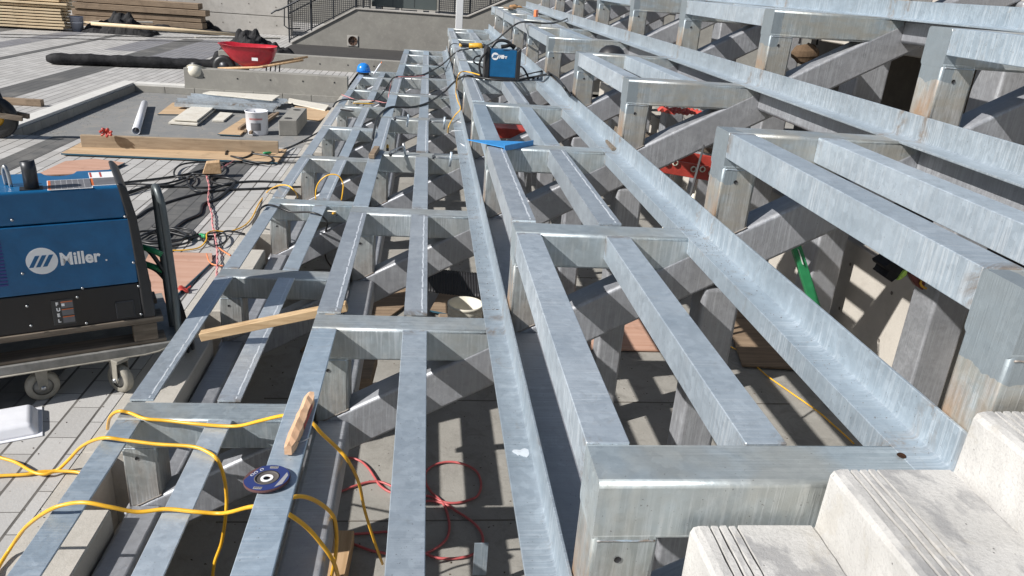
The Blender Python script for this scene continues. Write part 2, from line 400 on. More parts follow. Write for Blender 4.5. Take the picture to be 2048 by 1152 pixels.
PX0, PX1, PY0, PY1 = -5.24, -1.578, 10.11, 14.79       # recessed pit
def sheet(mb, x0, x1, y0, y1, z): return mb.box(x0, x1, y0, y1, z-.04, z)
def scaled_sheet(mb, x0, x1, y0, y1, z): return mb.box(x0*CAM_SCALE, x1*CAM_SCALE, y0*CAM_SCALE, y1*CAM_SCALE, z-.04, z)
g_ = MB(); z = ZP
scaled_sheet(g_, -14, -4.85, -6, 30, z); sheet(g_, -4.85*CAM_SCALE, PX1, -7, PY0, z); sheet(g_, -4.85*CAM_SCALE, -1.3, 15.0, 18.4, z)
scaled_sheet(g_, -4.85, -3.5, 16.33, 30, z)
tag(g_.build('paving', M['pav']), kind='structure')
d_ = MB(); e = .004
for x0, x1, y0, y1 in ((-2.285, -1.76, -6, 8.97), (-4.08, -3.81, -6, 8.97), (-6.08, -5.6, 0, 21), (-7.72, -7.55, 8, 23), (-10.4, -9.9, 8, 22)):
    scaled_sheet(d_, x0, x1, y0, y1, z+e)
tag(d_.build('dark_paving_band', M['pav_dark']), kind='structure')
d_ = MB()
for x0, x1, y0, y1 in ((-6.75, -6.08, 17.6, 20.6), (-5.6, -4.55, 16.5, 21), (-8.9, -8.4, 10, 21)): scaled_sheet(d_, x0, x1, y0, y1, z+e)
tag(d_.build('blue_grey_paving_band', M['pav_blue']), kind='structure')
tag(scaled_sheet(MB(), -3.5, 3.2, 16.33, 21.6, ZP+.006).build('dark_ground_strip', M['asphalt']), kind='structure')
tag(sheet(MB(), PX0, PX1, PY0, PY1+.05, ZPIT).build('pit_floor', M['pit']), kind='structure')
tag(sheet(MB(), CX, 60, -30, 18.3, ZF).build('slab_floor', M['conc_floor']), kind='structure')
tag(sheet(MB(), -80, 90, -60, 150, -3.3).build('ground', M['conc_floor']), kind='structure')
# slab joints as shallow saw cuts filled with dirt
j_ = MB()
for y in (3.62, 4.98, 6.2, 7.6, 9): j_.box(-1.1, 2.9, y, y+.008, ZF+.001, ZF+.004)
for x in (-.75, 1.3): j_.box(x, x+.006, -1, 9, ZF+.001, ZF+.004)
tag(j_.build('slab_joint', M['conc_dark']), kind='structure')
# pit edges
k_ = MB(); k_.box(-5.466, PX0, PY0, 15.0, -2.7, ZP+.02); k_.box(PX0+.001, -4.35, PY1, 15.0, -2.7, ZP+.02)
k_.build('pit_curb', M['conc_white'], bevel=.006, seg=1)
tag(bpy.data.objects['pit_curb'], 'pale concrete curb edging the recessed grey pit', 'curb')
k_ = MB()
for i in range(9): k_.box(PX0, PX0+.03, PY0+.518*i+.004, PY0+.518*i+.514, ZPIT, ZP-.015)
for i in range(7): k_.box(PX0+.03+.518*i+.004, PX0+.03+.518*i+.514, PY1-.03, PY1, ZPIT, ZP-.02)
tag(k_.build('edging_block', M['conc_grey'], bevel=.004, seg=1), 'grey concrete edging blocks lining the inside of the pit', 'edging')
# drain channels across the plaza
for nm, a, b in (('narrow drain line across the plaza, the nearer of the two', at(0, 74, z=ZP+.008), at(455, 85, z=ZP+.008)),
                 ('narrow drain line across the plaza, the farther of the two', at(0, 68.5, z=ZP+.008), at(560, 78, z=ZP+.008))):
    tag(MB().bar(a, b, .05, .012).build('drain_channel', M['black']), 'black '+nm, 'drain', 'drain lines across the plaza')

# concrete curb wall carrying the lowest tier, with pockets for the rakers
cw = MB(); ys = -3.0
for k in range(-1, 9):
    y1 = YF(k)-.13; cw.box(-1.578, CX, ys, y1, -3.2, ZP); cw.box(-1.578, -1.45, y1, YB(k)+.14, -3.2, ZP)
    cw.box(-1.45, CX, y1, YB(k)+.14, -3.2, -2.62)
    ys = YB(k)+.14
cw.box(-1.578, CX, ys, 18.3, -3.2, ZP)
tag(cw.build('curb_wall', M['conc_curb'], bevel=.007, seg=1), 'pale concrete curb wall running under the left edge of the lowest steel tier', 'wall')

# low concrete walls behind the pit
wl = empty('planter_wall', (-4.35, 14.79, ZPIT), label='grey low concrete wall with tie holes, nearer one behind the pit', cat='wall', group='low concrete walls')
MB().box(0, 2.9, 0, .22, .001, .47).build('wall', M['conc_grey'], wl, .006, 1)
def hole(p, r, m, par, ax=(0, -1, 0)): MB().lathe([(0, -.001), (r, -.001), (r*1.25, .002)], p, 10, ax).build('tie_hole', m, par)
for i, px in enumerate((408, 475, 541, 606, 669)):
    p = at(px, 155+i*2.6, y=14.788); hole((p.x+4.35, -.002, p.z-ZPIT), .013, M['ink'], wl)
wl = empty('planter_wall', (-4.62, 18.37, ZP), label='grey low concrete wall farther back, behind the red wheelbarrow', cat='wall', group='low concrete walls')
MB().box(0, 7.4, 0, .22, -.5, .30).build('wall', M['conc_grey'], wl, .006, 1)
for i, px in enumerate((640, 696, 748)):
    p = at(px, 128+i*2.4, y=18.368); hole((p.x+4.62, -.002, p.z-ZP), .014, M['ink'], wl)

# ------------------------------------------------------------------ steel: rakers, posts, frames, rails, angles
SL = RISE/RUN; CO = math.cos(math.atan(SL))
ZR = lambda x: -1.635+SL*x                       # upper edge of the rakers
order = ['nearest', 'second', 'third', 'fourth', 'fifth', 'sixth', 'seventh', 'eighth', 'ninth', 'tenth', 'eleventh']
tiern = {1: 'lowest', 2: 'second', 3: 'third', 4: 'fourth', 5: 'fifth', 6: 'sixth'}
rk = MB(); xa, xb = -1.305, 4.05
rk.prism([(xa, ZR(xa)), (xb, ZR(xb)), (xb, ZR(xb)-.215), (xa+.12, ZR(xa+.12)-.215), (xa, ZR(xa)-.09)], (-.002, .152))
rk.bm.transform(Matrix.Translation((-xa, 0, -ZR(xa))))
raker0 = None
rmesh = rk.build('raker_tube', M['galv_dull'], None, .018, 4)
for k in range(-1, 9):
    t = empty('raker_beam', (xa, YF(k), ZR(xa)), label=f'sloping galvanized tube beam under the stepped frames, {order[k+1]} from the camera', cat='beam', group='sloping beams under the tiers')
    if k == -1: rmesh.parent = t
    else:
        c = rmesh.copy(); col.objects.link(c); c.parent = t
# tie beams between the rakers
tb = MB().rtube(.002, .150, -.14, 0, .003, S-.156, .018, 'y').build('tie_tube', M['galv_dull'])
first = True
for i in range(1, 7):
    for k in range(-1, 8):
        t = empty('tie_beam', (TX(i), YB(k), TZ(i)-.449), label=f'square galvanized tie tube below the front edge of the {tiern[i]} tier, {order[k+1]} bay', cat='beam', group='tie beams between the sloping beams')
        if first: tb.parent = t; first = False
        else: c = tb.copy(); col.objects.link(c); c.parent = t
# columns
def column_proto(x, k, top, lab, wd=.176, dp=0):
    t = empty('steel_column', (x, YF(k), ZF), label=lab, cat='column', group='square columns under the sloping beams')
    MB().box(.004, .004+wd, .002-dp, .148+dp, .03, top-ZF).build('shaft', M['galv_dull'], t, .024, 4)
    bp = MB().box(-.06, .065+wd, -.07-dp, .22+dp, .004, .03).build('base_plate', M['galv_dull'], t, .003, 1)
    for a in (-.03, .035+wd):
        for b in (-.04-dp, .19+dp): MB().lathe([(.018, 0), (.018, .02), (.009, .02), (.009, .05), (0, .05)], (a, b, .03), 6, smooth=False).build('anchor_bolt', M['steel'], bp)
    return t
for r, (x, nm) in enumerate(((1.215, 'front'), (3.55, 'rear'))):
    xx = x
    pr_ = column_proto(xx, -1, ZR(xx)-.20, f'square galvanized column on the slab under the nearest sloping beam, {nm} row', *((.176, 0), (.28, .06))[r])
    for k in range(0, 8):
        c = copy_tree(pr_); c.location = (xx, YF(k), ZF); c['label'] = f'square galvanized column on the slab under the {order[k+1]} sloping beam, {nm} row'

# seat frames: two posts, two cross tubes, two rails, corner patches
PZ = ZR(TX(1))-TZ(1)       # raker edge relative to the tier top at the rail edge (-.473)
def frame_proto(name, L, endpost=True):
    """L = distance between the near faces of the two cross tubes"""
    t = empty(name)
    def part(nm, mb, m, bev=.016, seg=4, org=(0, 0, 0)):
        mb.bm.transform(Matrix.Translation((-org[0], -org[1], -org[2]-PZ)))
        return mb.build(nm, m, t, bev, seg, loc=(org[0], org[1], org[2]))
    ends = (0, L) if endpost else (0, L)
    for j, y in enumerate(ends):
        if j == 0 or endpost:
            MB().rtube(.0006, .148, y+.0006, y+.1494, 0, -.022-PZ, .012, 'z', foot=lambda q: SL*q[0]-.004).build('post', M['post'], t)
            w_ = MB()
            w_.tube([(x_, y+.002, SL*x_+.001+random.uniform(-.0015, .0015)) for x_ in [.004+.144*i/14 for i in range(15)]], .0035, 6)
            w_.build('weld_bead', M['weld'], t)
            MB().tube([(-.0002, y+.02+.11*i/10, .004+random.uniform(-.001, .001)) for i in range(11)], .004, 6).build('weld_bead', M['weld'], t)
            MB().tube([(.01+.13*i/12, y-.0002, -.150-PZ+random.uniform(-.0008, .0008)) for i in range(13)], .0022, 6).build('weld_bead', M['galv'], t)
        MB().rtube(y, y+.150, -.150-PZ, -PZ, 0, RUN-.002, .014, 'x').build('cross_tube', M['galv_cross'], t)
        for hx, hz in ((.062, -.200), (.70, -.128)):
            MB().lathe([(0, 0), (.008, 0), (.0085, .001)], (hx, y-.0012, hz-PZ), 10, (0, -1, 0)).build('vent_hole', M['ink'], t)
    for x0 in (0, .3758):
        rl = MB().prism([(x0, -.102-PZ), (x0, -PZ), (x0+.1015, -PZ), (x0+.1015, -.009-PZ), (x0+.008, -.009-PZ), (x0+.008, -.102-PZ)], (.1502, L-.0002))
        rl.build('front_rail' if x0 == 0 else 'middle_rail', M['galv'], t, .0022, 1)
    return t
mods = [(-1, 0), (1, 2), (3, 4), (5, 6)]
fr0 = frame_proto('seat_frame', S)
fr0['label'] = 'x'

def place(proto, i, k, lab):
    o = proto if proto.get('label') == 'x' else copy_tree(proto)
    o.location = (TX(i), YF(k), TZ(i)+PZ)
    tag(o, lab, 'steel frame', 'galvanized seating frames on the tiers')
    return o
for i in range(1, 7):
    for a, b in mods:
        o = place(fr0, i, a, f'galvanized frame of rails and short posts, {tiern[i]} tier, {order[a+1]} bay from camera')
        if i >= 4:
            for c in o.children:
                if c.name.startswith(('post', 'cross_tube')):
                    c.material_slots[0].link = 'OBJECT'; c.material_slots[0].material = M['post_p' if c.name.startswith('post') else 'cross_p']
# the last frame of every tier is short
fe = frame_proto('end_frame', 15.62-YF(7), False); fe['label'] = 'x'
for i in range(1, 7): place(fe, i, 7, f'short galvanized end frame at the far end of the {tiern[i]} tier')
f1 = bpy.data.objects['end_frame']
# infill rails between the frames
inf = MB().prism([(0, -.098), (0, .006), (.1015, .006), (.1015, -.004), (.008, -.004), (.008, -.098)], (.006, S-.153))
for q in range(40):
    y_ = .02+q*(S-.19)/40; xw = .079+.0015*math.sin(q*1.7); inf.box(xw-.0028-.001*(q % 3), xw+.003, y_, y_+(S-.19)/40*(.97 if q % 7 else .5), .0062, .0066)
inf0 = inf.build('infill_rail', [M['galv_new'], M['zinc_run']])
for f in inf0.data.polygons:
    if f.center.z > .00615: f.material_index = 1
first = True
for i in range(1, 7):
    for k in (0, 2, 4, 6):
        if i >= 4 and k in (0, 2): continue
        for q, x0 in ((0, 0), (1, .3758)):
            o = inf0 if first else inf0.copy()
            if not first: col.objects.link(o)
            first = False
            o.location = (TX(i)+x0, YB(k), TZ(i))
            tag(o, f'bright loose galvanized {"front" if q == 0 else "middle"} rail laid in the {order[k+1]} bay of the {tiern[i]} tier', 'steel rail', 'infill rails between the frames')
# step angles: flat leg, upright leg, and on some a lip
def angle(i, y0, y1, lip, lab):
    x1 = TX(i+1)-.003; x0 = x1-.093; z = TZ(i)
    sec = [(x0, z-.008), (x0, z+.002), (x1-.022, z+.002), (x1-.012, z+.007), (x1-.009, z+.016), (x1-.009, z+.104), (x1, z+.104), (x1, z-.008)]
    if lip: sec = [(x0, z-.066), (x0, z+.002)]+sec[2:]+[(x0+.010, z-.008), (x0+.010, z-.066)]
    t = empty('step_angle', (x1, y0, z), label=lab, cat='steel angle', group='long steel angles along the tier steps')
    mb = MB().prism([(a-x1, b-z) for a, b in sec], (0, y1-y0)); mb.build('angle_leg', M['galv_angle'], t, .0025, 2)
    return t
for i, y0, y1, lip in ((1, -1.0, 15.3, False), (2, -1.0, 15.82, False), (3, 1.29, 16.09, True), (4, 1.3, 17.0, False), (5, 1.3, 17.0, False)):
    angle(i, y0, y1, lip, f'long galvanized angle with an upright flange along the step between the {tiern[i]} and {tiern[i+1]} tiers')

# retaining wall at the back of the pit
wl = empty('retaining_wall', (4.0, -2, ZF), label='pale concrete retaining wall with tie holes standing on the slab under the steel', cat='wall')
MB().box(0, .3, 0, 20, 0, .88).build('wall', M['conc_wall'], wl, .008, 1)
for py_, pz_ in [(a, b) for a in (4.2, 5.0, 5.7, 6.4, 7.1) for b in (-2.25, -2.7)]: hole((-.002, py_+2, pz_-ZF), .014, M['conc_dark'], wl, (-1, 0, 0))
uw = empty('upper_wall', (4.1, -6, -.37), label='beige concrete wall band hanging over the dark opening beyond the retaining wall', cat='wall')
MB().box(0, .2, 0, 24, 0, .8).build('wall', M['conc_wall'], uw, .01, 1)  # near end run on to keep sun out of the opening
MB().box(.2, 5.2, 0, 24, .6, .8).build('unseen_shade_roof', M['conc_dark'], uw)  # unseen roof, added to keep the opening behind the wall dark
tag(MB().box(9, 9.2, -6, 18.2, ZF, .3).build('added_dark_wall', M['conc_dark']), 'added dark back wall standing for the deep shade beyond the upper tiers', 'wall')  # added to close the void, its shade put into the wall's dark colour

# precast stair flight at lower right
nx, nz = at(1383, 1052, y=1.27).x, at(1383, 1052, y=1.27).z
st = empty('stair_flight', (nx, -.8, nz-.25), label='white precast concrete steps with four grooves along each nosing, at the lower right', cat='stairs')
pts = [(0, -.19)]; r_, q_ = .281, .1435
for j in range(5):
    x, zz = j*r_, j*q_
    pts += [(x, zz-.016), (x+.005, zz-.004), (x+.018, zz)]
    for gx in (.036, .056, .076, .096): pts += [(x+gx, zz), (x+gx+.0008, zz-.011), (x+gx+.0062, zz-.011), (x+gx+.007, zz)]
    pts += [(x+r_-.012, zz-.001), (x+r_-.010, zz-.006), (x+r_-.003, zz-.006)]
pts += [(5*r_, 4*q_), (5*r_, 4*q_-.35), (.22, -.35)]
mb = MB(); n = len(pts); NY = 60; YL = 2.07
rings = []
for a in range(NY+1):
    y = YL*a/NY
    rings.append([mb.bm.verts.new((p[0]+random.uniform(-1, 1)*.0012, y, p[1]+.25+random.uniform(-1, 1)*.0010)) for p in pts])
for a in range(NY):
    for b in range(n): mb.bm.faces.new((rings[a][b], rings[a+1][b], rings[a+1][(b+1) % n], rings[a][(b+1) % n]))
mb.bm.faces.new(rings[0][::-1]); mb.bm.faces.new(rings[-1])
tr = mb.build('treads', M['step'], st)
for j in range(5):
    for gx in (.036, .056, .076, .096): MB().box(j*r_+gx+.001, j*r_+gx+.006, .002, YL-.002, j*q_+.25-.0095, j*q_+.25-.0075).build('groove', M['grove'], tr)  # dark strip along the floor of each groove

# ------------------------------------------------------------------ background walls, stair wall, guards
bgw = empty('block_wall', (-7.85*CAM_SCALE, 24*CAM_SCALE, ZP), s=CAM_SCALE, label='tall light concrete wall with a horizontal reveal behind the black fabric', cat='wall')
MB().box(0, 3.9, 0, .3, 0, .49).box(.04, 3.9, .03, .3, .49, .51).box(.04, 3.9, 0, .3, .51, 2.6).build('wall', M['conc_light'], bgw, .006, 1)
for a in range(5):
    for b in (.25, .75): hole((.5+a*.75, -.002, b+.05*(a % 2)), .014, M['conc_dark'], bgw)
sw = empty('stair_wall', (-3.55*CAM_SCALE, 21.5*CAM_SCALE, ZP), s=CAM_SCALE, label='grey concrete stair wall with a sloping top and a square vent', cat='wall')
ox = 3.55
prof = [(-3.55+ox, -.3), (5.5+ox, -.3), (5.5+ox, 3.1), (1.03+ox, .97), (-1.87+ox, .97), (-3.55+ox, .02)]
MB().prism(prof, (0, .3)).build('wall', M['conc_grey'], sw, .006, 1)
cp = MB()
for (xa_, za_), (xb_, zb_) in (((-3.55, .035), (-1.87, .985)), ((-1.87, .985), (1.03, .985)), ((1.03, .985), (5.5, 3.115))):
    cp.bar((xa_+ox, .14, za_), (xb_+ox, .14, zb_), .34, .035)
cp.build('coping', M['conc_light'], sw, .004, 1)
v = at(695, 71, y=21.5*CAM_SCALE)/CAM_SCALE; vx, vz = v.x+ox, v.z-ZP/CAM_SCALE
vt = MB().box(vx, vx+.27, -.02, -.002, vz-.26, vz+.01).build('vent', M['conc_light'], sw, .004, 1)
MB().lathe([(0, 0), (.11, 0), (.112, .006), (.118, .006)], (vx+.135, -.021, vz-.125), 24, (0, -1, 0)).build('fan', mat('rusty_fan', (.07, .035, .02), .8), vt)
bb = MB()
for t_ in range(4):
    a_ = t_*math.pi/4; bb.bar((vx+.135-.1*math.cos(a_), -.031, vz-.125-.1*math.sin(a_)), (vx+.135+.1*math.cos(a_), -.031, vz-.125+.1*math.sin(a_)), .006, .005, (0, 1, 0))
bb.build('grille', M['darkmetal'], vt)

def guard(name, loc, x0, z0, x1, z1, h, lab, step=.05, cont=True):
    """mesh guard between (x0,z0) and (x1,z1) along its foot"""
    t = empty(name, (loc[0]*CAM_SCALE, loc[1]*CAM_SCALE, ZP+loc[2]*CAM_SCALE), s=CAM_SCALE, label=lab, cat='railing', group='dark mesh guards on the stair wall')
    L = x1-x0; s = (z1-z0)/L if L else 0
    f = MB(); zf = lambda x: z0+s*(x-x0)
    f.bar((x0, 0, zf(x0)+h), (x1, 0, zf(x1)+h), .04, .04); f.bar((x0, 0, zf(x0)+.05), (x1, 0, zf(x1)+.05), .03, .03)
    f.bar((x0, .02, zf(x0)+h-.32), (x1, .02, zf(x1)+h-.32), .03, .03) if s else None
    n = max(2, round(L/.5))
    for a in range(n+1):
        x = x0+L*a/n; f.box(x-.018, x+.018, -.02, .02, zf(x)-.02, zf(x)+h)
    f.build('frame', M['darkmetal'], t)
    m_ = MB(); a = x0
    while a < x1:
        m_.box(a-.006, a+.006, -.006, .006, zf(a)+.05, zf(a)+h); a += step
    q = min(z0, z1)
    while q < max(z0, z1)+h:
        # horizontal wire clipped to the sloping band
        if s > 1e-6: xa_, xb_ = max(x0, x0+(q-h-z0)/s), min(x1, x0+(q-.05-z0)/s)
        else: xa_, xb_ = (x0, x1) if z0+.05 < q < z0+h else (0, 0)
        if xb_ > xa_: m_.box(xa_, xb_, -.005, .005, q-.006, q+.006)
        q += step
    m_.build('wire_mesh', M['darkmetal'], t)
    return t
g1 = guard('mesh_guard', (-3.6, 21.6, 0), 0, .04, 1.72, 1.0, 1.02, 'dark wire mesh guard sloping up the left flight of the stair wall')
hr = MB(); hr.tube(spline([(-.42, -.12, .72), (-.3, -.12, .80), (0, -.12, .93), (1.7, -.12, 1.9)], 4), .022)
hr.tube([(0, -.12, .93), (-.08, -.12, .90), (-.1, -.12, .45), (0, -.12, .38), (.3, -.12, .40)], .016)
hr.build('handrail', M['darkmetal'], g1)
guard('mesh_guard', (-1.86, 21.62, 1.0), 0, 0, .34, 0, 1.0, 'short dark wire mesh guard at the top of the left flight')
guard('mesh_guard', (.28, 21.62, 1.0), 0, 0, .80, 0, 1.0, 'dark wire mesh guard on the level top of the stair wall')
guard('mesh_guard', (1.10, 21.62, 1.0), 0, 0, 2.6, 1.24, 1.0, 'dark wire mesh guard sloping up the right flight')
cb = empty('utility_cabinet', (-1.5*CAM_SCALE, 22.0*CAM_SCALE, ZP+.97*CAM_SCALE), s=CAM_SCALE, label='grey green metal cabinet on the stair landing between the guards', cat='cabinet')
mcab = mat('grey_green_metal', (.10, .12, .12), .5, .3)
bd = MB().box(0, 1.72, 0, .7, .08, 1.3).build('cabinet_body', mcab, cb, .01, 1)
MB().box(.55, .56, -.004, 0, .12, 1.25).box(1.12, 1.13, -.004, 0, .12, 1.25).build('door_gap', M['ink'], bd)
fl = MB()
for x in (.1, .62, 1.2, 1.52): fl.box(x, x+.16, -.05, .6, 0, .08)
fl.build('concrete_foot', M['conc_light'], cb)
tag(MB().box(-24, 24, 34.5, 34.8, -3.2, 4.5).build('far_wall', M['conc_grey']), 'long grey concrete wall closing the plaza far behind the stairs', 'wall')
tag(MB().box(-1.9*CAM_SCALE, 8, 21.8*CAM_SCALE, 28, -3.2, ZP+.97*CAM_SCALE).build('stair_landing', M['conc_grey']), kind='structure')
p0 = at(911, 54, y=17)
tag(MB().box(p0.x, p0.x+.145, 17, 17.145, ZF, 2.5).build('white_post', mat('white_painted_steel', (.62, .63, .64), .45, .1), None, .008, 2), 'tall white square steel post standing behind the third tier', 'post')

# ------------------------------------------------------------------ the engine driven welder on its cart, lower left
def text_mesh(s, size, m, parent, loc, rot, bold=0, sx=1, thick=.0012, align='LEFT', space=1.0):
    c = bpy.data.curves.new('lettering', 'FONT'); c.body = s; c.size = size; c.offset = bold; c.extrude = thick/2; c.align_x = align
    c.resolution_u = 3; c.space_character = space
    o = bpy.data.objects.new('lettering', c); col.objects.link(o); bpy.context.view_layer.update()
    me = bpy.data.meshes.new_from_object(o.evaluated_get(bpy.context.evaluated_depsgraph_get()))
    bpy.data.objects.remove(o); me.materials.clear(); me.materials.append(m)
    q = bpy.data.objects.new('lettering', me); col.objects.link(q); q.parent = parent; q.location = loc; q.rotation_euler = rot; q.scale = (sx, 1, 1)
    return q
GO = at(90, 797, z=ZP)  # wheel contact of the cart
GU = Vector((.9115, .4113, 0)); GV = Vector((-.4113, .9115, 0)); GA = math.atan2(.4113, .9115)
def GL(px, py, h=None, off=-.06):
    """measured pixel -> cart coordinates (s, y, z), on the front plane y=off or on the level h"""
    d = CF + (px-1024)/PF*CR + (576-py)/PF*CU
    t = (ZP+h*CAM_SCALE)/d.z if h is not None else ((GO+GV*off*CAM_SCALE).dot(GV))/d.dot(GV)
    q = (d*t-GO)/CAM_SCALE; return Vector((q.dot(GU), q.dot(GV), q.z))
cart = empty('platform_cart', GO, GA, 'dusty grey steel platform cart on beige casters under the blue welding machine', 'cart', s=CAM_SCALE)
ED = .58                               # depth of the cart
MB().prism([(-1.0, .176), (.50, .176), (.565, .20), (.60, .225), (-1.0, .225)], (-.066, ED)).build('deck', M['cart'], cart, .004, 1)
lip = MB(); lip.tube([(-1.0, -.068, .178), (.44, -.068, .178), (.50, -.068, .185), (.535, -.068, .198)], .0045, 6)
lip.build('deck_edge', M['caster'], cart)
def caster(s, y, turn):
    ax = Vector((math.sin(turn), math.cos(turn), 0)); sd_ = Vector((ax.y, -ax.x, 0)); c = Vector((s, y, .0715))
    f = MB()
    for q in (-1, 1):
        f.prism([(-.026, .0), (.026, .0), (.018, -.108), (-.018, -.108)], (q*.031-.002, q*.031+.002))
    f.box(-.034, .034, -.034, .034, -.004, .012)
    f.bm.transform(Matrix.Translation((s, y, .168)) @ Matrix.Rotation(-turn, 4, 'Z'))
    fo = f.build('caster_fork', M['caster'], cart, .002, 1)
    R_ = .071
    MB().lathe([(.043, -.019), (R_-.008, -.021), (R_, -.012), (R_, .012), (R_-.008, .021), (.043, .019)], c, 28, ax).build('tyre', M['caster'], fo)
    MB().lathe([(0, -.018), (.043, -.014), (.045, .014), (0, .018)], c, 24, ax).build('wheel_hub', M['cart'], fo)
    MB().lathe([(0, -.040), (.011, -.040), (.011, .040), (0, .040)], c, 10, ax).build('axle_bolt', M['steel'], fo)
w2 = GL(245, 782, 0)
caster(0.0, 0.0, rad(-8)); caster(w2.x, w2.y+.0, rad(55)); caster(.40, ED-.06, rad(10)); caster(-.85, ED-.06, rad(0)); caster(-.85, 0, rad(0))
hd = MB(); a_ = GL(309, 388, off=.0); 
hd.tube(spline([(.60, -.02, .20), (.598, -.02, .5), (.585, -.02, .86), (.575, .005, .95), (.570, .05, .965), (.570, .09, .93), (.575, .11, .84), (.582, .12, .5), (.59, .12, .20)], 6), .017, 12)
hd.build('push_handle', mat('grey_green_tube', (.10, .115, .12), .4, .4), cart)
pal = empty('pallet', GO+Vector((0, 0, .226*CAM_SCALE)), GA, 'weathered wooden pallet between the cart deck and the welding machine', 'pallet', s=CAM_SCALE)
b = MB()
b.box(-1.0, .535, -.058, .04, .108, .137); b.box(-1.0, .535, .17, .27, .108, .137); b.box(-1.0, .535, .40, .50, .108, .137)
b.build('top_board', M['old_wood'], pal, .003, 1)
MB().box(-1.0, .54, -.055, .05, 0, .018).build('bottom_board', M['old_wood'], pal, .003, 1)
MB().box(-1.0, .54, .40, .50, 0, .018).build('bottom_board', M['old_wood'], pal, .003, 1)
for s_, y_ in ((.40, -.056), (-.35, -.056), (-1.0, -.056), (.40, .41), (-.35, .41)): MB().box(s_, s_+.105, y_, y_+.09, .019, .107).build('block', M['old_wood'], pal, .004, 1)

gen = empty('engine_welder', GO+Vector((0, 0, .364*CAM_SCALE)), GA, 'big blue and black engine driven welding generator on a pallet', 'welding machine', s=CAM_SCALE)
GB = .364; FY = -.052; DP = .40                         # base height, front plane and depth of the machine
MB().box(-.78, .45, FY, DP, 0, .179).build('base_skirt', mat('black_skirt', (.012, .012, .014), .38), gen, .006, 2)
MB().box(-.78, .446, FY-.004, DP-.02, .182, .492).build('side_panel', M['blue_paint'], gen, .006, 2)
# hood with the notch in its far edge
nb0, nb1 = GL(86, 350, 1.0), GL(150, 344, 1.0)
hood = [(-.78, FY-.002), (.430, FY-.002)]
hb = GL(231, 338, 1.005).y; hood += [(.430, hb), (nb1.x+.012, hb)]
for q in range(0, 9):
    a = math.pi*q/8; hood.append(((nb0.x+nb1.x)/2+(nb1.x-nb0.x)/2*math.cos(a), hb-.075*math.sin(a)))
hood += [(nb0.x-.012, hb), (-.78, hb)]
MB().prism(hood, (.495, .642), 'z').build('hood', M['blue_paint'], gen, .022, 4)
# sloping end cap
cap = MB().prism([(.449, 0), (.505, 0), (.495, .2), (.470, .50), (.445, .63), (.425, .655), (.405, .655), (.4305, .49), (.4465, .18)], (FY-.008, DP))
cap.build('end_cap', M['black'], gen, .012, 3)
for px, py in ((154.5, 594), (45, 547), (24, 440), (250, 433), (165, 576), (277, 572), (54, 612), (62, 651), (173, 646), (282, 628), (267, 525)):
    p = GL(px, py, off=FY-.004); MB().lathe([(0, .006), (.004, .006), (.006, .003), (.006, 0)], (p.x, p.y-.001, p.z-GB), 10, (0, -1, 0)).build('screw', M['steel'], gen)
lv = MB()
for q in range(14): lv.box(-.16, -.055, FY-.0075, FY-.004, .235+.0155*q, .243+.0155*q)
lv.build('louvre', M['navy'], gen)
# logo: white disc with three slanted bars, then the word
lc = GL(84, 522, off=FY-.004); z0_ = lc.z-GB
lg = MB().lathe([(0, .0015), (.060, .0015), (.060, 0)], (lc.x, FY-.0045, z0_), 40, (0, -1, 0), smooth=False).build('logo_disc', M['white'], gen)
for q in (-1, 0, 1):
    x = lc.x+q*.026-.004
    MB().prism([(x-.022, z0_-.026), (x-.005, z0_-.026), (x+.024, z0_+.026), (x+.007, z0_+.026)], (FY-.0072, FY-.0062)).build('logo_bar', M['blue_paint'], lg)
p = GL(119, 541, off=FY-.004)
text_mesh('Miller', .079, M['white'], gen, (lc.x+.066, FY-.0055, z0_-.027), (math.pi/2, 0, 0), .0024, .86, .001, space=1.0).name = 'lettering'
text_mesh('.', .05, M['white'], gen, (lc.x+.066+.175, FY-.0055, z0_-.027), (math.pi/2, 0, 0), .001, 1).name = 'lettering'
# fuel gauge plate
f0 = GL(98, 600, off=FY); f1 = GL(152, 650, off=FY); fx, fz = f0.x, f0.z-GB
pt = MB().box(fx+.005, fx+.092, FY-.0035, FY-.001, fz-.125, fz-.005).build('fuel_plate', mat('dark_grey_plate', (.035, .037, .04), .4), gen, .004, 2)
for q, ch in enumerate('FUEL'): text_mesh(ch, .021, M['white'], pt, (fx+.022, FY-.005, fz-.030-.027*q), (math.pi/2, 0, 0), .0012, 1, .001).name = 'letter'
for q in range(3):
    MB().box(fx+.042, fx+.088, FY-.0045, FY-.0036, fz-.045-.036*q, fz-.014-.036*q).build('gauge_label', M['grey_ink'], pt)
    MB().box(fx+.042, fx+.088, FY-.0055, FY-.0046, fz-.018-.036*q, fz-.014-.036*q).build('gauge_stripe', M['orange_ink'], pt)
MB().box(fx+.044, fx+.056, FY-.0055, FY-.0046, fz-.035, fz-.023).build('gauge_mark', M['white'], pt)
r0 = GL(230, 604, off=FY); r1 = GL(270, 634, off=FY)
rc = MB().box(r0.x, r0.x+.078, FY-.006, FY-.001, r0.z-GB-.082, r0.z-GB).build('recess_frame', M['darkmetal'], gen, .004, 2)
MB().box(r0.x+.006, r0.x+.072, FY-.0075, FY-.0061, r0.z-GB-.076, r0.z-GB-.006).build('recess', M['ink'], rc)
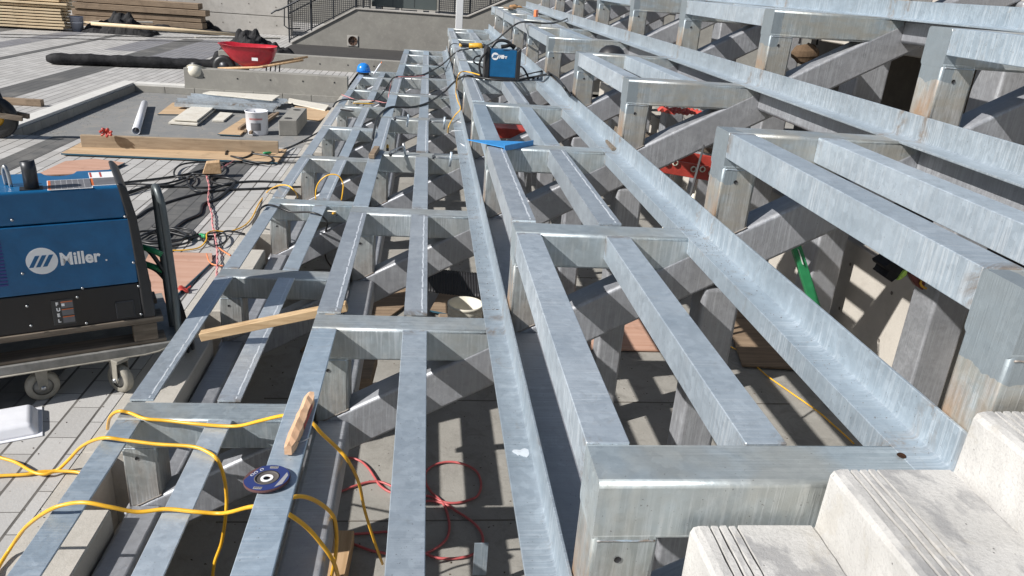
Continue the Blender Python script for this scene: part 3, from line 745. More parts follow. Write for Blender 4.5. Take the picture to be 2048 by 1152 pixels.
# top: exhaust, lifting eye, labels
e0 = GL(64, 377, 1.006); ex = Vector((e0.x, e0.y, .64))
MB().tube([ex, ex+Vector((.0, 0, .085)), ex+Vector((-.003, .004, .12))], .026, 20, cap=False).build('exhaust_pipe', M['darkmetal'], gen, solid=.004)
MB().box(ex.x-.045, ex.x+.04, ex.y-.03, ex.y+.03, .6425, .6455).build('exhaust_slot', M['ink'], gen)
e1 = GL(22, 373, 1.006)
MB().tube(spline([(e1.x, e1.y, .64), (e1.x-.004, e1.y+.01, .70), (e1.x-.012, e1.y+.02, .725), (e1.x-.02, e1.y+.03, .70), (e1.x-.018, e1.y+.035, .64)], 5), .008, 8).build('lifting_eye', M['steel'], gen)
def toplabel(c0, c1, m, h, nm='warning_label'):
    a, b_ = GL(*c0, 1.0065), GL(*c1, 1.0065)
    return MB().box(min(a.x, b_.x), max(a.x, b_.x), min(a.y, b_.y), max(a.y, b_.y), h, h+.0006).build(nm, m, gen)
a, b_ = GL(95, 381, 1.0065), GL(181, 357, 1.0065)
lb = toplabel((95, 381), (181, 357), M['white'], .6424)
MB().box(a.x+.014, b_.x-.004, a.y+.006, b_.y-.006, .6433, .6437).build('print', M['grey_ink'], lb)
for q in range(6): MB().box(a.x+.03+q*.022, a.x+.0307+q*.022, a.y+.006, b_.y-.006, .6438, .644).build('print_rule', M['white'], lb)
MB().box(a.x+.003, a.x+.013, a.y+.006, b_.y-.006, .6433, .6437).build('warning_mark', M['orange_ink'], lb)
a, b_ = GL(183, 372, 1.0065), GL(226, 343, 1.0065)
lb = toplabel((183, 372), (224, 343), M['white'], .6424)
MB().box(a.x+.012, b_.x-.006, a.y+.006, a.y+(b_.y-a.y)*.55, .6433, .6437).build('print', M['grey_ink'], lb)
MB().box(a.x+.003, a.x+.011, a.y+.006, a.y+(b_.y-a.y)*.55, .6433, .6437).build('warning_mark', M['orange_ink'], lb)
for q in (0, .04): MB().box(a.x+.003+q, a.x+.011+q, a.y+(b_.y-a.y)*.62, b_.y-.004, .6433, .6437).build('warning_mark', M['red_paint'], lb)
# leads plugged into the end panel
for (y1_, z1_, bx) in ((.10, .30, .0), (.15, .20, .02)):
    MB().tube([(.49, y1_, z1_), (.54, y1_-.02, z1_-.02), (.57, y1_-.03, z1_-.04)], .014, 10).build('plug', M['green'], gen)
def cable(name, pts, r, m, lab, cat='cable', group=None, n=6, closed=False):
    """pts: world points, or (px, py, z)"""
    P = [p if isinstance(p, Vector) else at(p[0], p[1], z=p[2]) for p in pts]
    o = MB().tube(spline(P, n, closed), r, 8, closed).build(name, M[m])
    return tag(o, lab, cat, group)
def cr(ox_, oy_, sc, pts, z):
    return [(ox_+p[0]/sc, oy_+p[1]/sc, (p[2] if len(p) > 2 else z)) for p in pts]
ZG = ZP+.014
wp = lambda s, y, z: GO+(GU*s+GV*y+Vector((0, 0, z)))*CAM_SCALE
cable('welding_lead', [wp(.50, .12, .66), wp(.54, .11, .60), wp(.60, .12, .45), wp(.64, .14, .25), wp(.66, .2, .03), wp(.67, .5, .015)], .012, 'rubber', 'black lead hanging from the end of the big welding machine beside the handle', 'cable')
cable('welding_lead', [wp(.50, .16, .55), wp(.56, .15, .50), wp(.63, .15, .35), wp(.67, .17, .12), wp(.69, .25, .02), wp(.72, .5, .015)], .012, 'rubber', 'second black lead drooping from the machine outlet down to the pavers', 'cable')

# ------------------------------------------------------------------ cords and leads
G1 = 'yellow extension cords over the lowest frames'
o1 = lambda pts, z: cr(0, 700, 2.549, pts, z)
cable('extension_cord', o1([(-120, 655), (0, 641), (130, 634), (210, 620), (290, 612), (350, 560, ZG+.06), (420, 490, -2.0), (520, 449, -1.838), (640, 460, -1.835), (800, 480, -1.84), (980, 492, -1.836), (1060, 520, -1.84), (1110, 562, -1.86), (1142, 650, -1.98), (1155, 750, -2.1), (1150, 850, -2.2), (1130, 980, -2.4), (1095, 1080, -2.5), (1080, 1180, -2.6)], ZG), .0075, 'yellow', 'yellow cord crossing the lowest rails and hanging down right of the second rail', 'cord')
cable('extension_cord', o1([(-60, 530), (0, 548), (80, 572), (170, 622), (230, 632), (290, 618), (390, 622), (450, 640, -2.2)], ZG+.008), .0075, 'yellow', 'yellow cord crossing over another on the pavers and ending under the edge rail', 'cord')
cable('extension_cord', o1([(548, 402, ZG), (560, 345, -1.95), (600, 313, -1.838), (660, 320, -1.84), (740, 350, -1.84), (850, 360, -1.845), (1000, 377, -1.84), (1150, 388, -1.84), (1230, 385, -1.82), (1330, 360, -1.75), (1440, 335, -1.66), (1520, 335, -1.60), (1592, 372, -1.60), (1640, 425, -1.66), (1720, 500, -1.80), (1778, 570, -1.88), (1830, 680, -2.15), (1860, 820, -2.4), (1910, 980, -2.65), (1950, 1090, -2.88)], ZG), .0075, 'yellow', 'yellow cord running along the front cross tube then dropping to the slab', 'cord')
cable('extension_cord', o1([(-30, 1160, ZG), (0, 1095, ZG), (60, 1000, ZG+.03), (130, 905, -2.02), (240, 822, -1.842), (340, 786, -1.80), (440, 778, -1.78), (560, 800, -1.80), (700, 825, -1.84), (850, 811, -1.838), (1000, 825, -1.84), (1140, 832, -1.84), (1275, 800, -1.72), (1370, 800, -1.62), (1462, 832, -1.60), (1560, 900, -1.70), (1640, 990, -1.80), (1700, 1080, -1.9), (1730, 1180, -2.1)], ZG), .0075, 'yellow', 'nearest yellow cord arching over the edge rail at the bottom left', 'cord')
cable('extension_cord', o1([(1400, 790, -1.62), (1485, 752, -1.60), (1560, 750, -1.64), (1640, 788, -1.75), (1700, 850, -1.86), (1716, 950, -1.98), (1710, 1050, -2.1), (1685, 1180, -2.3)], ZG), .0075, 'yellow', 'short yellow cord bowing out from under the second tier rail', 'cord')
o2 = lambda pts, z: cr(0, 300, 2.88, pts, z)
cable('extension_cord', o2([(860, 590), (975, 580), (1080, 575), (1150, 560), (1188, 520, ZG+.03), (1192, 482, ZG+.03), (1230, 466, ZG+.02), (1320, 468), (1400, 440), (1450, 392), (1490, 312), (1540, 240), (1600, 206, -1.85), (1660, 206, -1.80), (1700, 240, -1.84), (1715, 275, -2.0)], ZG), .006, 'yellow', 'thin yellow cord snaking over the pavers to the edge rail', 'cord')
yl = at(632, 392, z=-1.86).y
cable('extension_cord', [at(600+p[0]/2.88, 300+p[1]/2.88, y=yl) for p in ((90, 285), (92, 230), (110, 185), (150, 150), (190, 140), (225, 152), (248, 195), (245, 250), (238, 290))], .0055, 'yellow', 'yellow cord looping up in an arch around a narrow rail of the lowest tier', 'cord')
o5 = lambda pts, z: cr(240, 160, 5.12, pts, z)
ZB = -2.915
o7 = lambda pts, z=ZB: cr(540, 820, 3.47, pts, z)
cable('coiled_cord', o7([(430, 320), (540, 330), (620, 350), (680, 400), (725, 465), (765, 525), (840, 572), (950, 600), (1080, 595), (1150, 615), (1210, 640), (1290, 645), (1370, 628), (1440, 595), (1465, 520), (1440, 435), (1370, 385), (1270, 360), (1180, 368), (1110, 400), (1078, 445), (1082, 505), (1120, 570), (1195, 640), (1232, 725), (1245, 820), (1220, 900), (1150, 960), (1070, 998), (1000, 1000), (1075, 995), (1150, 1025), (1280, 1030), (1400, 1005), (1465, 950), (1476, 880), (1440, 810), (1370, 750), (1290, 700), (1220, 655), (1130, 632), (1040, 628), (940, 580), (830, 522), (760, 498), (680, 500), (580, 530), (500, 562), (400, 600)]), .0075, 'red_cord', 'red cord lying in loops on the slab under the second tier', 'cord')
cable('coiled_cord', o7([(400, 850), (570, 860), (700, 853), (810, 845), (940, 850)]), .0075, 'red_cord', 'straight red cord on the slab behind the loose lumber', 'cord')
cable('coiled_cord', o7([(380, 900), (440, 905), (560, 925), (700, 975), (800, 995), (900, 1040)]), .0075, 'red_cord', 'red cord on the slab crossing the loose lumber under the second tier', 'cord')
o6 = lambda pts, z=ZB: cr(1400, 640, 3.64, pts, z)
cable('extension_cord', o6([(150, 160), (240, 203), (300, 235), (360, 290), (430, 355), (500, 415), (600, 485), (690, 548), (780, 610), (880, 682), (950, 745), (1030, 815), (1120, 900)]), .006, 'yellow', 'thin yellow cord lying across the slab under the third tier', 'cord')
GBk = 'black welding leads on the pavers'
def blk(pts, lab, r=.011, z=ZG, f=o2): return cable('welding_lead', f(pts, z), r, 'rubber', lab, 'cable', GBk)
blk([(700, 190), (760, 182), (900, 166), (1040, 146), (1150, 120), (1250, 92), (1400, 48), (1520, 30), (1600, 5), (1700, -30), (1840, -105, -2.1)], 'black lead running straight from the welding machine toward the white pail')
blk([(700, 200), (770, 196), (900, 200), (1010, 180), (1150, 130), (1280, 80), (1420, 62), (1560, 40), (1640, 0), (1740, -45), (1800, -60, -2.1)], 'black lead lying just below the straightest lead', .011, ZG+.012)
blk([(700, 250), (760, 235), (870, 205), (1000, 200), (1090, 160), (1010, 150), (1010, 110), (1060, 80), (1180, 68), (1260, 75), (1290, 100), (1270, 130), (1200, 140), (1100, 135)], 'black lead making a flat loop round the small wood block', .010, ZG+.02)
blk([(700, 262), (745, 250), (850, 215), (960, 212), (1060, 212), (1200, 216), (1300, 196), (1400, 183), (1500, 180), (1620, 184), (1700, 190, -2.22)], 'black lead passing below the wood block to the edge rail')
blk([(720, 410), (790, 385), (860, 340), (1000, 290), (1150, 250), (1300, 230), (1500, 222), (1720, 212), (1780, 215, -2.2)], 'black lead curving from the machine handle across to the second post', .012)
blk([(960, 500), (990, 465), (1060, 410), (1148, 368), (1170, 312), (1250, 280), (1320, 225), (1352, 185), (1320, 162), (1240, 160), (1222, 182), (1290, 200), (1350, 195)], 'thick black lead with an open loop on the dark paving band', .013, ZG+.004)
blk([(1180, 240), (1110, 230), (1080, 190), (1085, 155), (1120, 150), (1125, 180), (1100, 215), (1180, 240), (1260, 215), (1330, 190)], 'black lead in a small teardrop loop left of the wood block', .009, ZG+.015)
blk([(1300, 25), (1310, 5), (1380, -15), (1440, -5), (1450, 20), (1400, 45), (1330, 35), (1420, 60), (1520, 75), (1570, 60), (1540, 30), (1450, 20), (1600, 40), (1700, 42), (1800, 35, -2.15)], 'black lead tangled over the corner of the long plywood sheet', .010, ZG+.03)
blk([(1330, 50), (1460, 80), (1580, 70), (1680, 70), (1790, 75, -2.15)], 'black lead running from the plywood corner under the edge rail', .010, ZG+.006)
cc = at(322, 478, z=ZG)
blk_pts = []
for t_ in range(30):
    a = t_*.72; r_ = .19+.06*math.sin(t_*1.1)+.02*math.cos(t_*.7)
    blk_pts.append(cc+Vector((r_*math.cos(a)*1.1+.01*math.sin(t_), r_*math.sin(a)*.9, .0016*t_)))
cable('welding_lead', blk_pts+[at(417, 472, z=ZG), at(455, 462, z=ZG+.02), at(490, 468, z=ZG)], .009, 'rubber', 'coiled black lead heaped on the pavers behind the machine handle', 'cable', GBk)
cable('welding_lead', o2([(1040, 520), (1130, 500), (1220, 478), (1290, 480), (1303, 520), (1250, 550), (1180, 530), (1150, 500)], ZG+.02), .008, 'rubber', 'thin black lead looped round the green connector near the edge rail', 'cable', GBk)
tag(MB().lathe([(0, 0), (.018, .002), (.02, .03), (.019, .08), (.012, .10), (0, .10)], at(1155/2.88, 300+490/2.88, z=ZG+.01), 12, (.5, -.6, .1)).build('cable_connector', M['green']), 'bright green plastic cable connector lying on the pavers by the loop', 'connector')
tag(MB().lathe([(0, 0), (.016, .002), (.018, .03), (.016, .09), (0, .11)], at(1515/2.88, 300+20/2.88, z=ZG+.04), 12, (.9, .5, .05)).build('cable_connector', M['green']), 'green cable connector on the leads over the plywood corner', 'connector')
pk = []
pc = [at(*q) if False else at(q[0], q[1], z=q[2]) for q in o2([(1400, 30), (1300, 90), (1225, 125), (1192, 145), (1205, 210), (1200, 290), (1222, 370), (1225, 430), (1243, 510), (1252, 590), (1250, 700), (1245, 780, -2.2)], ZG+.012)]
pc = spline(pc, 10)
for sgn in (0, math.pi):
    pk.append([p+Vector((.006*math.cos(i*.9+sgn), 0, .006*math.sin(i*.9+sgn))) for i, p in enumerate(pc)])
m_ = MB(); m_.tube(pk[0], .0045, 6); m_.tube(pk[1], .0045, 6)
tag(m_.build('twisted_cord', M['pink_cord']), 'pink and white twisted cord running down the pavers to the edge rail', 'cord')
cable('cord_end', o2([(1190, 598), (1203, 640), (1230, 660), (1285, 667)], ZG+.004), .006, 'orange_cord', 'curved orange cord end beside the twisted pink cord', 'cord')
cable('cord_end', o2([(1255, 560), (1290, 585), (1327, 607)], ZG+.004), .006, 'orange_cord', 'short straight orange cord end touching the twisted pink cord', 'cord')
o8 = lambda pts, z: cr(380, 340, 5.12, pts, z)
cable('welding_lead', o8([(640, 560, ZG), (695, 465, -2.0), (720, 400, -1.845), (780, 362, -1.838), (850, 364, -1.838), (950, 400, -1.86), (1050, 432, -1.87), (1200, 430, -1.84), (1300, 450, -1.84), (1370, 490, -1.88), (1405, 545, -2.0), (1388, 640, -2.1), (1375, 780, -2.3), (1392, 900, -2.45), (1432, 970, -2.55), (1470, 1010, -2.6)], ZG), .0085, 'rubber', 'black lead draped over the lowest tier rails and hanging below', 'cable')
o3 = lambda pts, z: cr(600, 0, 2.88, pts, z)
cable('welding_lead', o3([(1680, -60, -.40), (1640, 0, -.40), (1600, 55, -.42), (1540, 105, -.47), (1440, 134, -.49), (1300, 126, -.485), (1240, 142, -.49), (1180, 190, -.62), (1120, 238, -.85), (1060, 268, -.945), (960, 284, -.94), (900, 300, -.96), (820, 372, -1.36), (750, 412, -1.39), (690, 434, -1.395), (600, 440, -1.39), (540, 447, -1.40), (500, 502, -1.7), (450, 568, -1.83), (400, 588, -1.84), (330, 576, -1.84), (260, 572, -1.84), (210, 588, -1.84), (190, 616, -1.88)], 0), .0105, 'rubber', 'long black lead snaking across four tiers at the far end', 'cable')
cable('welding_lead', o3([(1560, 560, -.9), (1520, 500, -.75), (1470, 442, -.84), (1420, 430, -.84), (1330, 447, -.93), (1220, 464, -.94), (1100, 457, -.94), (1000, 441, -.94), (940, 440, -.95), (880, 480, -1.2), (830, 530, -1.37), (740, 590, -1.39), (640, 618, -1.395), (530, 616, -1.395), (480, 640, -1.39), (445, 682, -1.395), (430, 740, -1.395), (420, 800, -1.40), (405, 900, -1.6)], 0), .0115, 'rubber', 'thick black lead from the small welder down over the second tier', 'cable')
cable('welding_lead', o3([(1040, 320, -.80), (1010, 330, -.82), (1000, 355, -.86), (1030, 375, -.9), (1070, 400, -.93)], 0), .009, 'rubber', 'short black lead looping out of the left end of the small welder', 'cable')
cable('welding_lead', o3([(1246, 380, -.85), (1280, 388, -.85), (1305, 425, -.90), (1320, 470, -1.0), (1325, 560, -1.25), (1340, 640, -1.5)], 0), .010, 'rubber', 'black lead dropping from the right end of the small welder', 'cable')
cable('welding_lead', o3([(1220, 462, -.94), (1300, 430, -.93), (1400, 410, -.86), (1440, 420, -.84), (1500, 470, -.80), (1530, 510, -.8)], 0), .007, 'rubber', 'thin black lead arching over the upright flange right of the small welder', 'cable')
for q, (a, lab) in enumerate(((1310, 'leftmost'), (1335, 'second'), (1358, 'third'), (1378, 'rightmost'))):
    cable('welding_lead', o3([(a+15, 445, -.93), (a, 470, -1.0), (a-4, 530, -1.1), (a+4, 600, -1.3), (a+2, 680, -1.5)], 0), .009, 'rubber', f'{lab} of the black leads hanging in a bundle beside the small welder', 'cable', 'bundle of hanging leads')
cable('extension_cord', o3([(1035, 432, -.92), (985, 418, -.93), (940, 412, -.93), (915, 428, -.945), (903, 470, -1.1), (898, 530, -1.25), (908, 580, -1.32), (925, 625, -1.29), (895, 662, -1.36), (862, 715, -1.40), (853, 760, -1.5), (855, 860, -1.9)], 0), .006, 'yellow', 'thin yellow cord dropping from the small welder over the second tier angle', 'cord')
cable('grinder_cord', o3([(925, 256, -.93), (880, 252, -.94), (860, 282, -1.0), (866, 340, -1.2), (845, 388, -1.36), (830, 430, -1.42)], 0), .006, 'rubber', 'thin black cord trailing from the yellow grinder', 'cord')
cable('thin_cord', o3([(720, 436, -1.385), (640, 442, -1.385), (560, 444, -1.385), (530, 462, -1.5), (512, 540, -1.75), (500, 590, -1.84), (430, 580, -1.84), (330, 574, -1.835), (280, 560, -1.835), (240, 545, -1.84)], 0), .005, 'pink_cord', 'thin pink cord lying beside the long black lead on the lowest tiers', 'cord')

# ------------------------------------------------------------------ loose things on the frames
a, b_ = at(402, 672, z=-1.80), at(694, 612, z=-1.62)
tag(MB().bar(a, b_, .052, .045).build('lumber', M['lumber_x'], None, .003, 1), 'long slanting brown stick of lumber across the lowest rails, ending under the second tier rail', 'lumber')
pz = MB(); a, b_ = at(576, 903, z=-1.385), at(622, 792, z=-1.385); d = (b_-a); sd_ = d.cross(Vector((0, 0, 1))).normalized(); rr = []
for i in range(13):
    t = i/12; c = a+d*t; w_ = .017+random.uniform(-.002, .002) if 0 < i < 12 else .011; k0 = random.uniform(-.0012, .0012)
    rr.append([pz.bm.verts.new(c+sd_*(q[0]*w_+k0)+Vector((0, 0, q[1]))) for q in ((-1, -.012), (1, -.012), (1, .016+random.uniform(-.003, .003)), (-.2, .021+random.uniform(-.003, .003)), (-1, .012))])
for i in range(12):
    for j in range(5): pz.bm.faces.new((rr[i][j], rr[i][(j+1) % 5], rr[i+1][(j+1) % 5], rr[i+1][j]))
pz.bm.faces.new(rr[0][::-1]); pz.bm.faces.new(rr[-1])
M['stake'] = wood('pinkish_split_wood', (.50, .30, .18), (.68, .46, .30), 'y')
sp_ = pz.build('wood_stake', M['stake']); tag(sp_, 'splintered short wood stake with red paint lying on the second tier edge rail', 'stake')
MB().bar(a+d*.42+sd_*.0187+Vector((0, 0, -.001)), a+d*.80+sd_*.0187+Vector((0, 0, .002)), .001, .018).build('red_paint_mark', M['red_paint'], sp_)
cable('nail', [a+d*.17+sd_*.017, a+d*.17+sd_*.03, a+d*.22+sd_*.055+Vector((0, 0, .006))], .002, 'steel', 'bent nail sticking out of the splintered stake', 'nail')
# grinding disc
c0, e0_ = at(534, 957, z=-1.395), at(584, 951, z=-1.395); R_ = .066
dk = empty('grinding_disc', c0+Vector((0, 0, -.004)), label='blue grinding disc with a steel centre ring overhanging the second tier edge rail', cat='disc')
dk.rotation_euler = (rad(-2), rad(-3), 0)
MB().lathe([(.012, .003), (.030, .003), (.040, .0065), (R_-.001, .0065), (R_, .005), (R_, .000), (R_-.004, -.0005), (.012, -.0005)], (0, 0, 0), 48, smooth=False).build('abrasive', mat('red_brown_abrasive', (.10, .045, .045), .9), dk)
m_ = mat('blue_disc_label', (.025, .04, .15), .5)
lb = MB()
for i in range(48):
    a0, a1 = 2*math.pi*i/48, 2*math.pi*(i+1)/48
    def ro(a_): 
        x_ = -math.cos(a_+.5); return R_-.002 if x_ < .82 else (R_-.002)*.82/x_
    lb.poly([(.036*math.cos(a0), .036*math.sin(a0), .0075), (ro(a0)*math.cos(a0), ro(a0)*math.sin(a0), .0075), (ro(a1)*math.cos(a1), ro(a1)*math.sin(a1), .0075), (.036*math.cos(a1), .036*math.sin(a1), .0075)], [(0, 1, 2, 3)])
lo = lb.build('blue_label', m_, dk)
MB().lathe([(.012, .0045), (.030, .0045), (.036, .0082), (.033, .0082)], (0, 0, 0), 36).build('hub', mat('worn_hub', (.09, .08, .075), .7), dk)
MB().lathe([(.0105, .0035), (.0105, .0062), (.018, .0062), (.018, .0035)], (0, 0, 0), 32, smooth=False).build('centre_ring', M['white'], dk)
gs = MB().prism([(.030, -.050), (.050, -.036), (.060, .006), (.054, .022)], (.0078, .0082), 'z').build('grey_segment', mat('grey_print_area', (.30, .30, .32), .5), lo)
for (x_, y_, r0_) in ((.012, .051, -.1), (-.016, -.051, -.15)):
    q_ = MB().obox((x_, y_, .0079), (math.cos(r0_), math.sin(r0_), 0), (-math.sin(r0_), math.cos(r0_), 0), (0, 0, 1), .024, .010, .0006).build('barcode', M['conc_light'], lo)
    for i in range(8): MB().obox((x_+(-.010+.0028*i)*math.cos(r0_), y_+(-.010+.0028*i)*math.sin(r0_), .0085), (math.cos(r0_), math.sin(r0_), 0), (-math.sin(r0_), math.cos(r0_), 0), (0, 0, 1), .0007+.0006*(i % 2), .008, .0004).build('bar', M['ink'], q_)
for (x_, y_) in ((-.036, .028), (-.044, .016), (-.022, .042)):
    MB().tube([(x_+.005*math.cos(t*.5236), y_+.005*math.sin(t*.5236), .0082) for t in range(12)], .0007, 4, True).build('safety_symbol', M['white'], lo)
# rafter square on the third tier
p0, p1, p2 = at(934, 284, z=-.950), at(1066, 289, z=-.950), at(1008, 300, z=-.950)
sq = empty('rafter_square', p2, label='bright blue triangular rafter square lying across the third tier rails', cat='square tool')
L_ = lambda v: (v.x-p2.x, v.y-p2.y)
n_ = (p1-p2).normalized(); nn = Vector((-n_.y, n_.x, 0))
tri = [L_(p0), L_(p2+nn*.004), L_(p1+nn*.004)]; ce = (sum(t[0] for t in tri)/3, sum(t[1] for t in tri)/3)
MB().prism(tri, (.012, .016), 'z').build('plate', M['blue_steel'], sq)
MB().bar((0, 0, .010), (p1.x-p2.x, p1.y-p2.y, .010), .006, .034).build('fence', M['blue_steel'], sq, .001, 1)
# wood chips
def chip(px0, px1, z, w_, h, m, lab):
    return tag(MB().bar(at(*px0, z=z), at(*px1, z=z), w_, h).build('wood_block', m, None, .002, 1), lab, 'wood block')
chip((1216, 282), (1229, 299), TZ(3)+.012, .035, .018, M['old_wood'], 'small grey wood wedge on the flat leg of the third tier angle')
chip((743, 313), (754, 296), TZ(2)+.022, .045, .035, M['lumber_brown'], 'small brown wood block on the second tier edge rail')
chip((1012, 15), (1022, 17), TZ(4)+.02, .10, .03, M['lumber_brown'], 'flat brown wood offcut at the far end of the fourth tier')
# yellow marker
mk = empty('paint_marker', at(775, 300, z=-1.5), label='yellow and black paint marker standing in the gap behind the second tier cross tube', cat='marker')
MB().lathe([(0, -.05), (.011, -.05), (.012, .04), (.006, .05), (0, .055)], (0, 0, 0), 12).build('barrel', M['tool_yellow'], mk)
MB().lathe([(.0128, -.02), (.0128, .02)], (0, 0, 0), 12).build('black_band', M['black'], mk)
# bar clamps gripping the frames
def clamp(p, sc, yaw, lab, tilt=0):
    t = empty('screw_clamp', p, yaw, lab, 'clamp', 'screw clamps on the second tier')
    t.scale = (sc, sc, sc); t.rotation_euler.y = tilt
    m = MB(); m.tube([(-.14, 0, 0), (.02, 0, 0)], .007, 8); m.build('screw', M['steel'], t)
    m = MB(); m.tube([(.015, 0, .06), (.015, 0, -.07)], .012, 10)
    m.build('sliding_handle', M['galv'], t)
    m = MB(); m.prism([(-.15, -.02), (-.13, -.02), (-.13, .018), (.01, .03), (.01, .042), (-.15, .032)], (-.006, .006)); m.build('frame', M['steel'], t, .002, 1)
    m = MB(); m.lathe([(0, 0), (.018, 0), (.018, .012), (0, .012)], (-.152, 0, 0), 12, (1, 0, 0)); m.build('pad', M['darkmetal'], t)
    return t
clamp(at(813, 240, z=-1.37), .95, rad(35), 'steel screw clamp on the cross tube left of the narrow rail, the farther one', rad(8))
clamp(at(886, 245, z=-1.36), .95, rad(15), 'steel screw clamp right of the narrow rail, the farther one', rad(4))
clamp(at(806, 300, z=-1.36), .9, rad(40), 'steel screw clamp on the cross tube left of the narrow rail, the nearer one', rad(-10))
clamp(at(898, 317, z=-1.36), .9, rad(15), 'steel screw clamp right of the narrow rail, the nearer one', rad(6))
# ground clamp
gc = empty('ground_clamp', at(662, 424, z=-1.82), rad(-35), 'brass and steel ground clamp with a black lead on the lowest tier cross tube', 'ground clamp')
MB().prism([(-.03, 0), (.055, .012), (.055, .018), (-.03, .008)], (-.012, .012)).build('upper_jaw', M['cream'], gc, .002, 1)
MB().prism([(-.02, -.02), (.06, -.022), (.06, -.012), (-.02, -.006)], (-.012, .012)).build('lower_jaw', M['darkmetal'], gc, .002, 1)
MB().lathe([(0, -.014), (.009, -.014), (.009, .014), (0, .014)], (.03, 0, -.004), 10, (0, 1, 0)).build('spring', M['tool_yellow'], gc)
gc2 = empty('ground_clamp', at(722, 206, z=-1.83), rad(10), 'pale green welding clamp lying on the lowest tier by the pink cord', 'ground clamp')
MB().prism([(-.10, 0), (.10, .01), (.16, .03), (.14, .04), (-.02, .035), (-.10, .02)], (-.02, .02)).build('upper_jaw', M['cream'], gc2, .003, 1)
MB().prism([(-.12, -.01), (.12, -.012), (.20, 0), (.12, .004), (-.1, .004)], (-.02, .02)).build('lower_jaw', M['tool_yellow'], gc2, .003, 1)
gc3 = empty('ground_clamp', at(690, 218, z=-1.83), rad(-20), 'dark jawed clamp hooked on the edge rail of the lowest tier', 'ground clamp')
MB().prism([(-.08, 0), (.10, -.01), (.14, 0), (.08, .02), (-.06, .025)], (-.015, .015)).build('upper_jaw', M['steel'], gc3, .003, 1)
MB().prism([(-.08, -.02), (.11, -.03), (.14, -.015), (-.06, -.004)], (-.015, .015)).build('lower_jaw', M['black'], gc3, .003, 1)

# small blue inverter welder
q0, q1 = at(977, 157, z=-.945), at(1030, 160, z=-.945); wv = (q1-q0); wl_ = wv.length; wa = math.atan2(wv.y, wv.x)
sw_ = empty('inverter_welder', q0, wa, 'small blue portable welder with black ends standing on the third tier rails', 'welding machine')
H_ = .285
MB().box(0, wl_, 0, .17, .02, H_).build('case', M['blue_paint'], sw_, .004, 2)
MB().box(-.01, wl_+.01, -.004, .174, 0, .0195).build('foot', M['black'], sw_, .003, 1)
for s_ in (-1, 1):
    x_ = -.045 if s_ < 0 else wl_+.001
    MB().prism([(x_, -.005), (x_+.044, -.005), (x_+.044, H_+.02), (x_+(.012 if s_ < 0 else .032), H_+.025), (x_, H_-.01)], (-.008, .178)).build('end_bezel', M['black'], sw_, .006, 2)
hn = MB(); hn.tube(spline([(.02, .085, H_+.01), (.07, .085, H_+.07), (wl_*.5, .085, H_+.085), (wl_-.07, .085, H_+.065), (wl_-.02, .085, H_+.01)], 6), .016, 10); hn.build('handle', M['black'], sw_)
hn = MB(); hn.tube(spline([(-.03, -.012, H_-.02), (-.09, -.02, H_-.10), (-.10, -.02, .10), (-.07, -.012, .005)], 6), .011, 6); hn.build('shoulder_strap', M['fabric'], sw_)
hn = MB(); hn.tube(spline([(wl_*.4, .0, H_+.03), (wl_*.6, -.0, H_+.04), (wl_*.75, .02, H_+.05), (wl_-.02, .03, H_+.03)], 5), .02, 6); hn.build('strap_bundle', M['fabric'], sw_)
lg = MB().lathe([(0, .001), (.036, .001), (.036, 0)], (.055, -.001, H_-.065), 28, (0, -1, 0), smooth=False).build('logo_disc', M['white'], sw_)
for q in (-1, 0, 1):
    x = .053+q*.015; MB().prism([(x-.013, H_-.081), (x-.003, H_-.081), (x+.014, H_-.049), (x+.004, H_-.049)], (-.0035, -.0025)).build('logo_bar', M['blue_paint'], lg)
text_mesh('Miller', .046, M['white'], sw_, (.096, -.002, H_-.081), (math.pi/2, 0, 0), .0025, .80, .001, space=.93).name = 'lettering'

# angle grinder / reciprocating tool, gloves, level on the upper tiers
g0 = at(921, 90, z=-.93); gr = empty('power_grinder', g0, at(968, 92, z=-.93).to_2d().angle_signed(Vector((1, 0))) if False else rad(2), 'yellow and black corded power grinder lying across the third tier', 'power tool')
ln = (at(968, 92, z=-.93)-g0).length
MB().tube(spline([(0, 0, 0), (ln*.12, 0, .005), (ln*.35, 0, .0), (ln*.4, 0, 0)], 4), .026, 12, radii=None).build('grip', M['black'], gr)
MB().lathe([(0, ln*.33), (.035, ln*.34), (.036, ln*.5), (.04, ln*.52), (.045, ln*.7), (.046, ln*.85), (.03, ln*.88), (0, ln*.89)], (0, 0, 0), 16, (1, 0, 0)).build('motor_housing', M['tool_yellow'], gr)
MB().lathe([(0, ln*.88), (.028, ln*.88), (.034, ln*.92), (.032, ln*1.02), (0, ln*1.03)], (0, 0, 0), 14, (1, 0, 0)).build('gear_head', M['darkmetal'], gr)
MB().lathe([(0, -.02), (.02, -.02), (.027, .01), (.026, ln*.06), (0, ln*.07)], (0, 0, 0), 12, (1, 0, 0)).build('end_cap', M['tool_yellow'], gr)
gv = empty('work_gloves', at(1028, 17, z=-.49), rad(20), 'pair of crumpled tan leather work gloves at the far end of the fourth tier', 'gloves')
m = MB()
m.grid(lambda u, v: (( .09+.012*math.sin(7*v*6.28))*math.cos(u*math.pi-math.pi/2)*math.cos(v*6.28), .055*math.cos(u*math.pi-math.pi/2)*math.sin(v*6.28), .03+.035*math.sin(u*math.pi-math.pi/2)+.01*math.sin(9*u+5*v)), 10, 16)
m.build('palm', M['skin_glove'], gv)
for q in range(5):
    a = -.5+.22*q; m = MB(); m.tube(spline([(.06*math.cos(a), .045*math.sin(a), .03), (.115*math.cos(a), .085*math.sin(a), .04), (.15*math.cos(a+.1), .10*math.sin(a), .022)], 4), .013, 8, radii=None); m.build('finger', M['skin_glove'], gv)
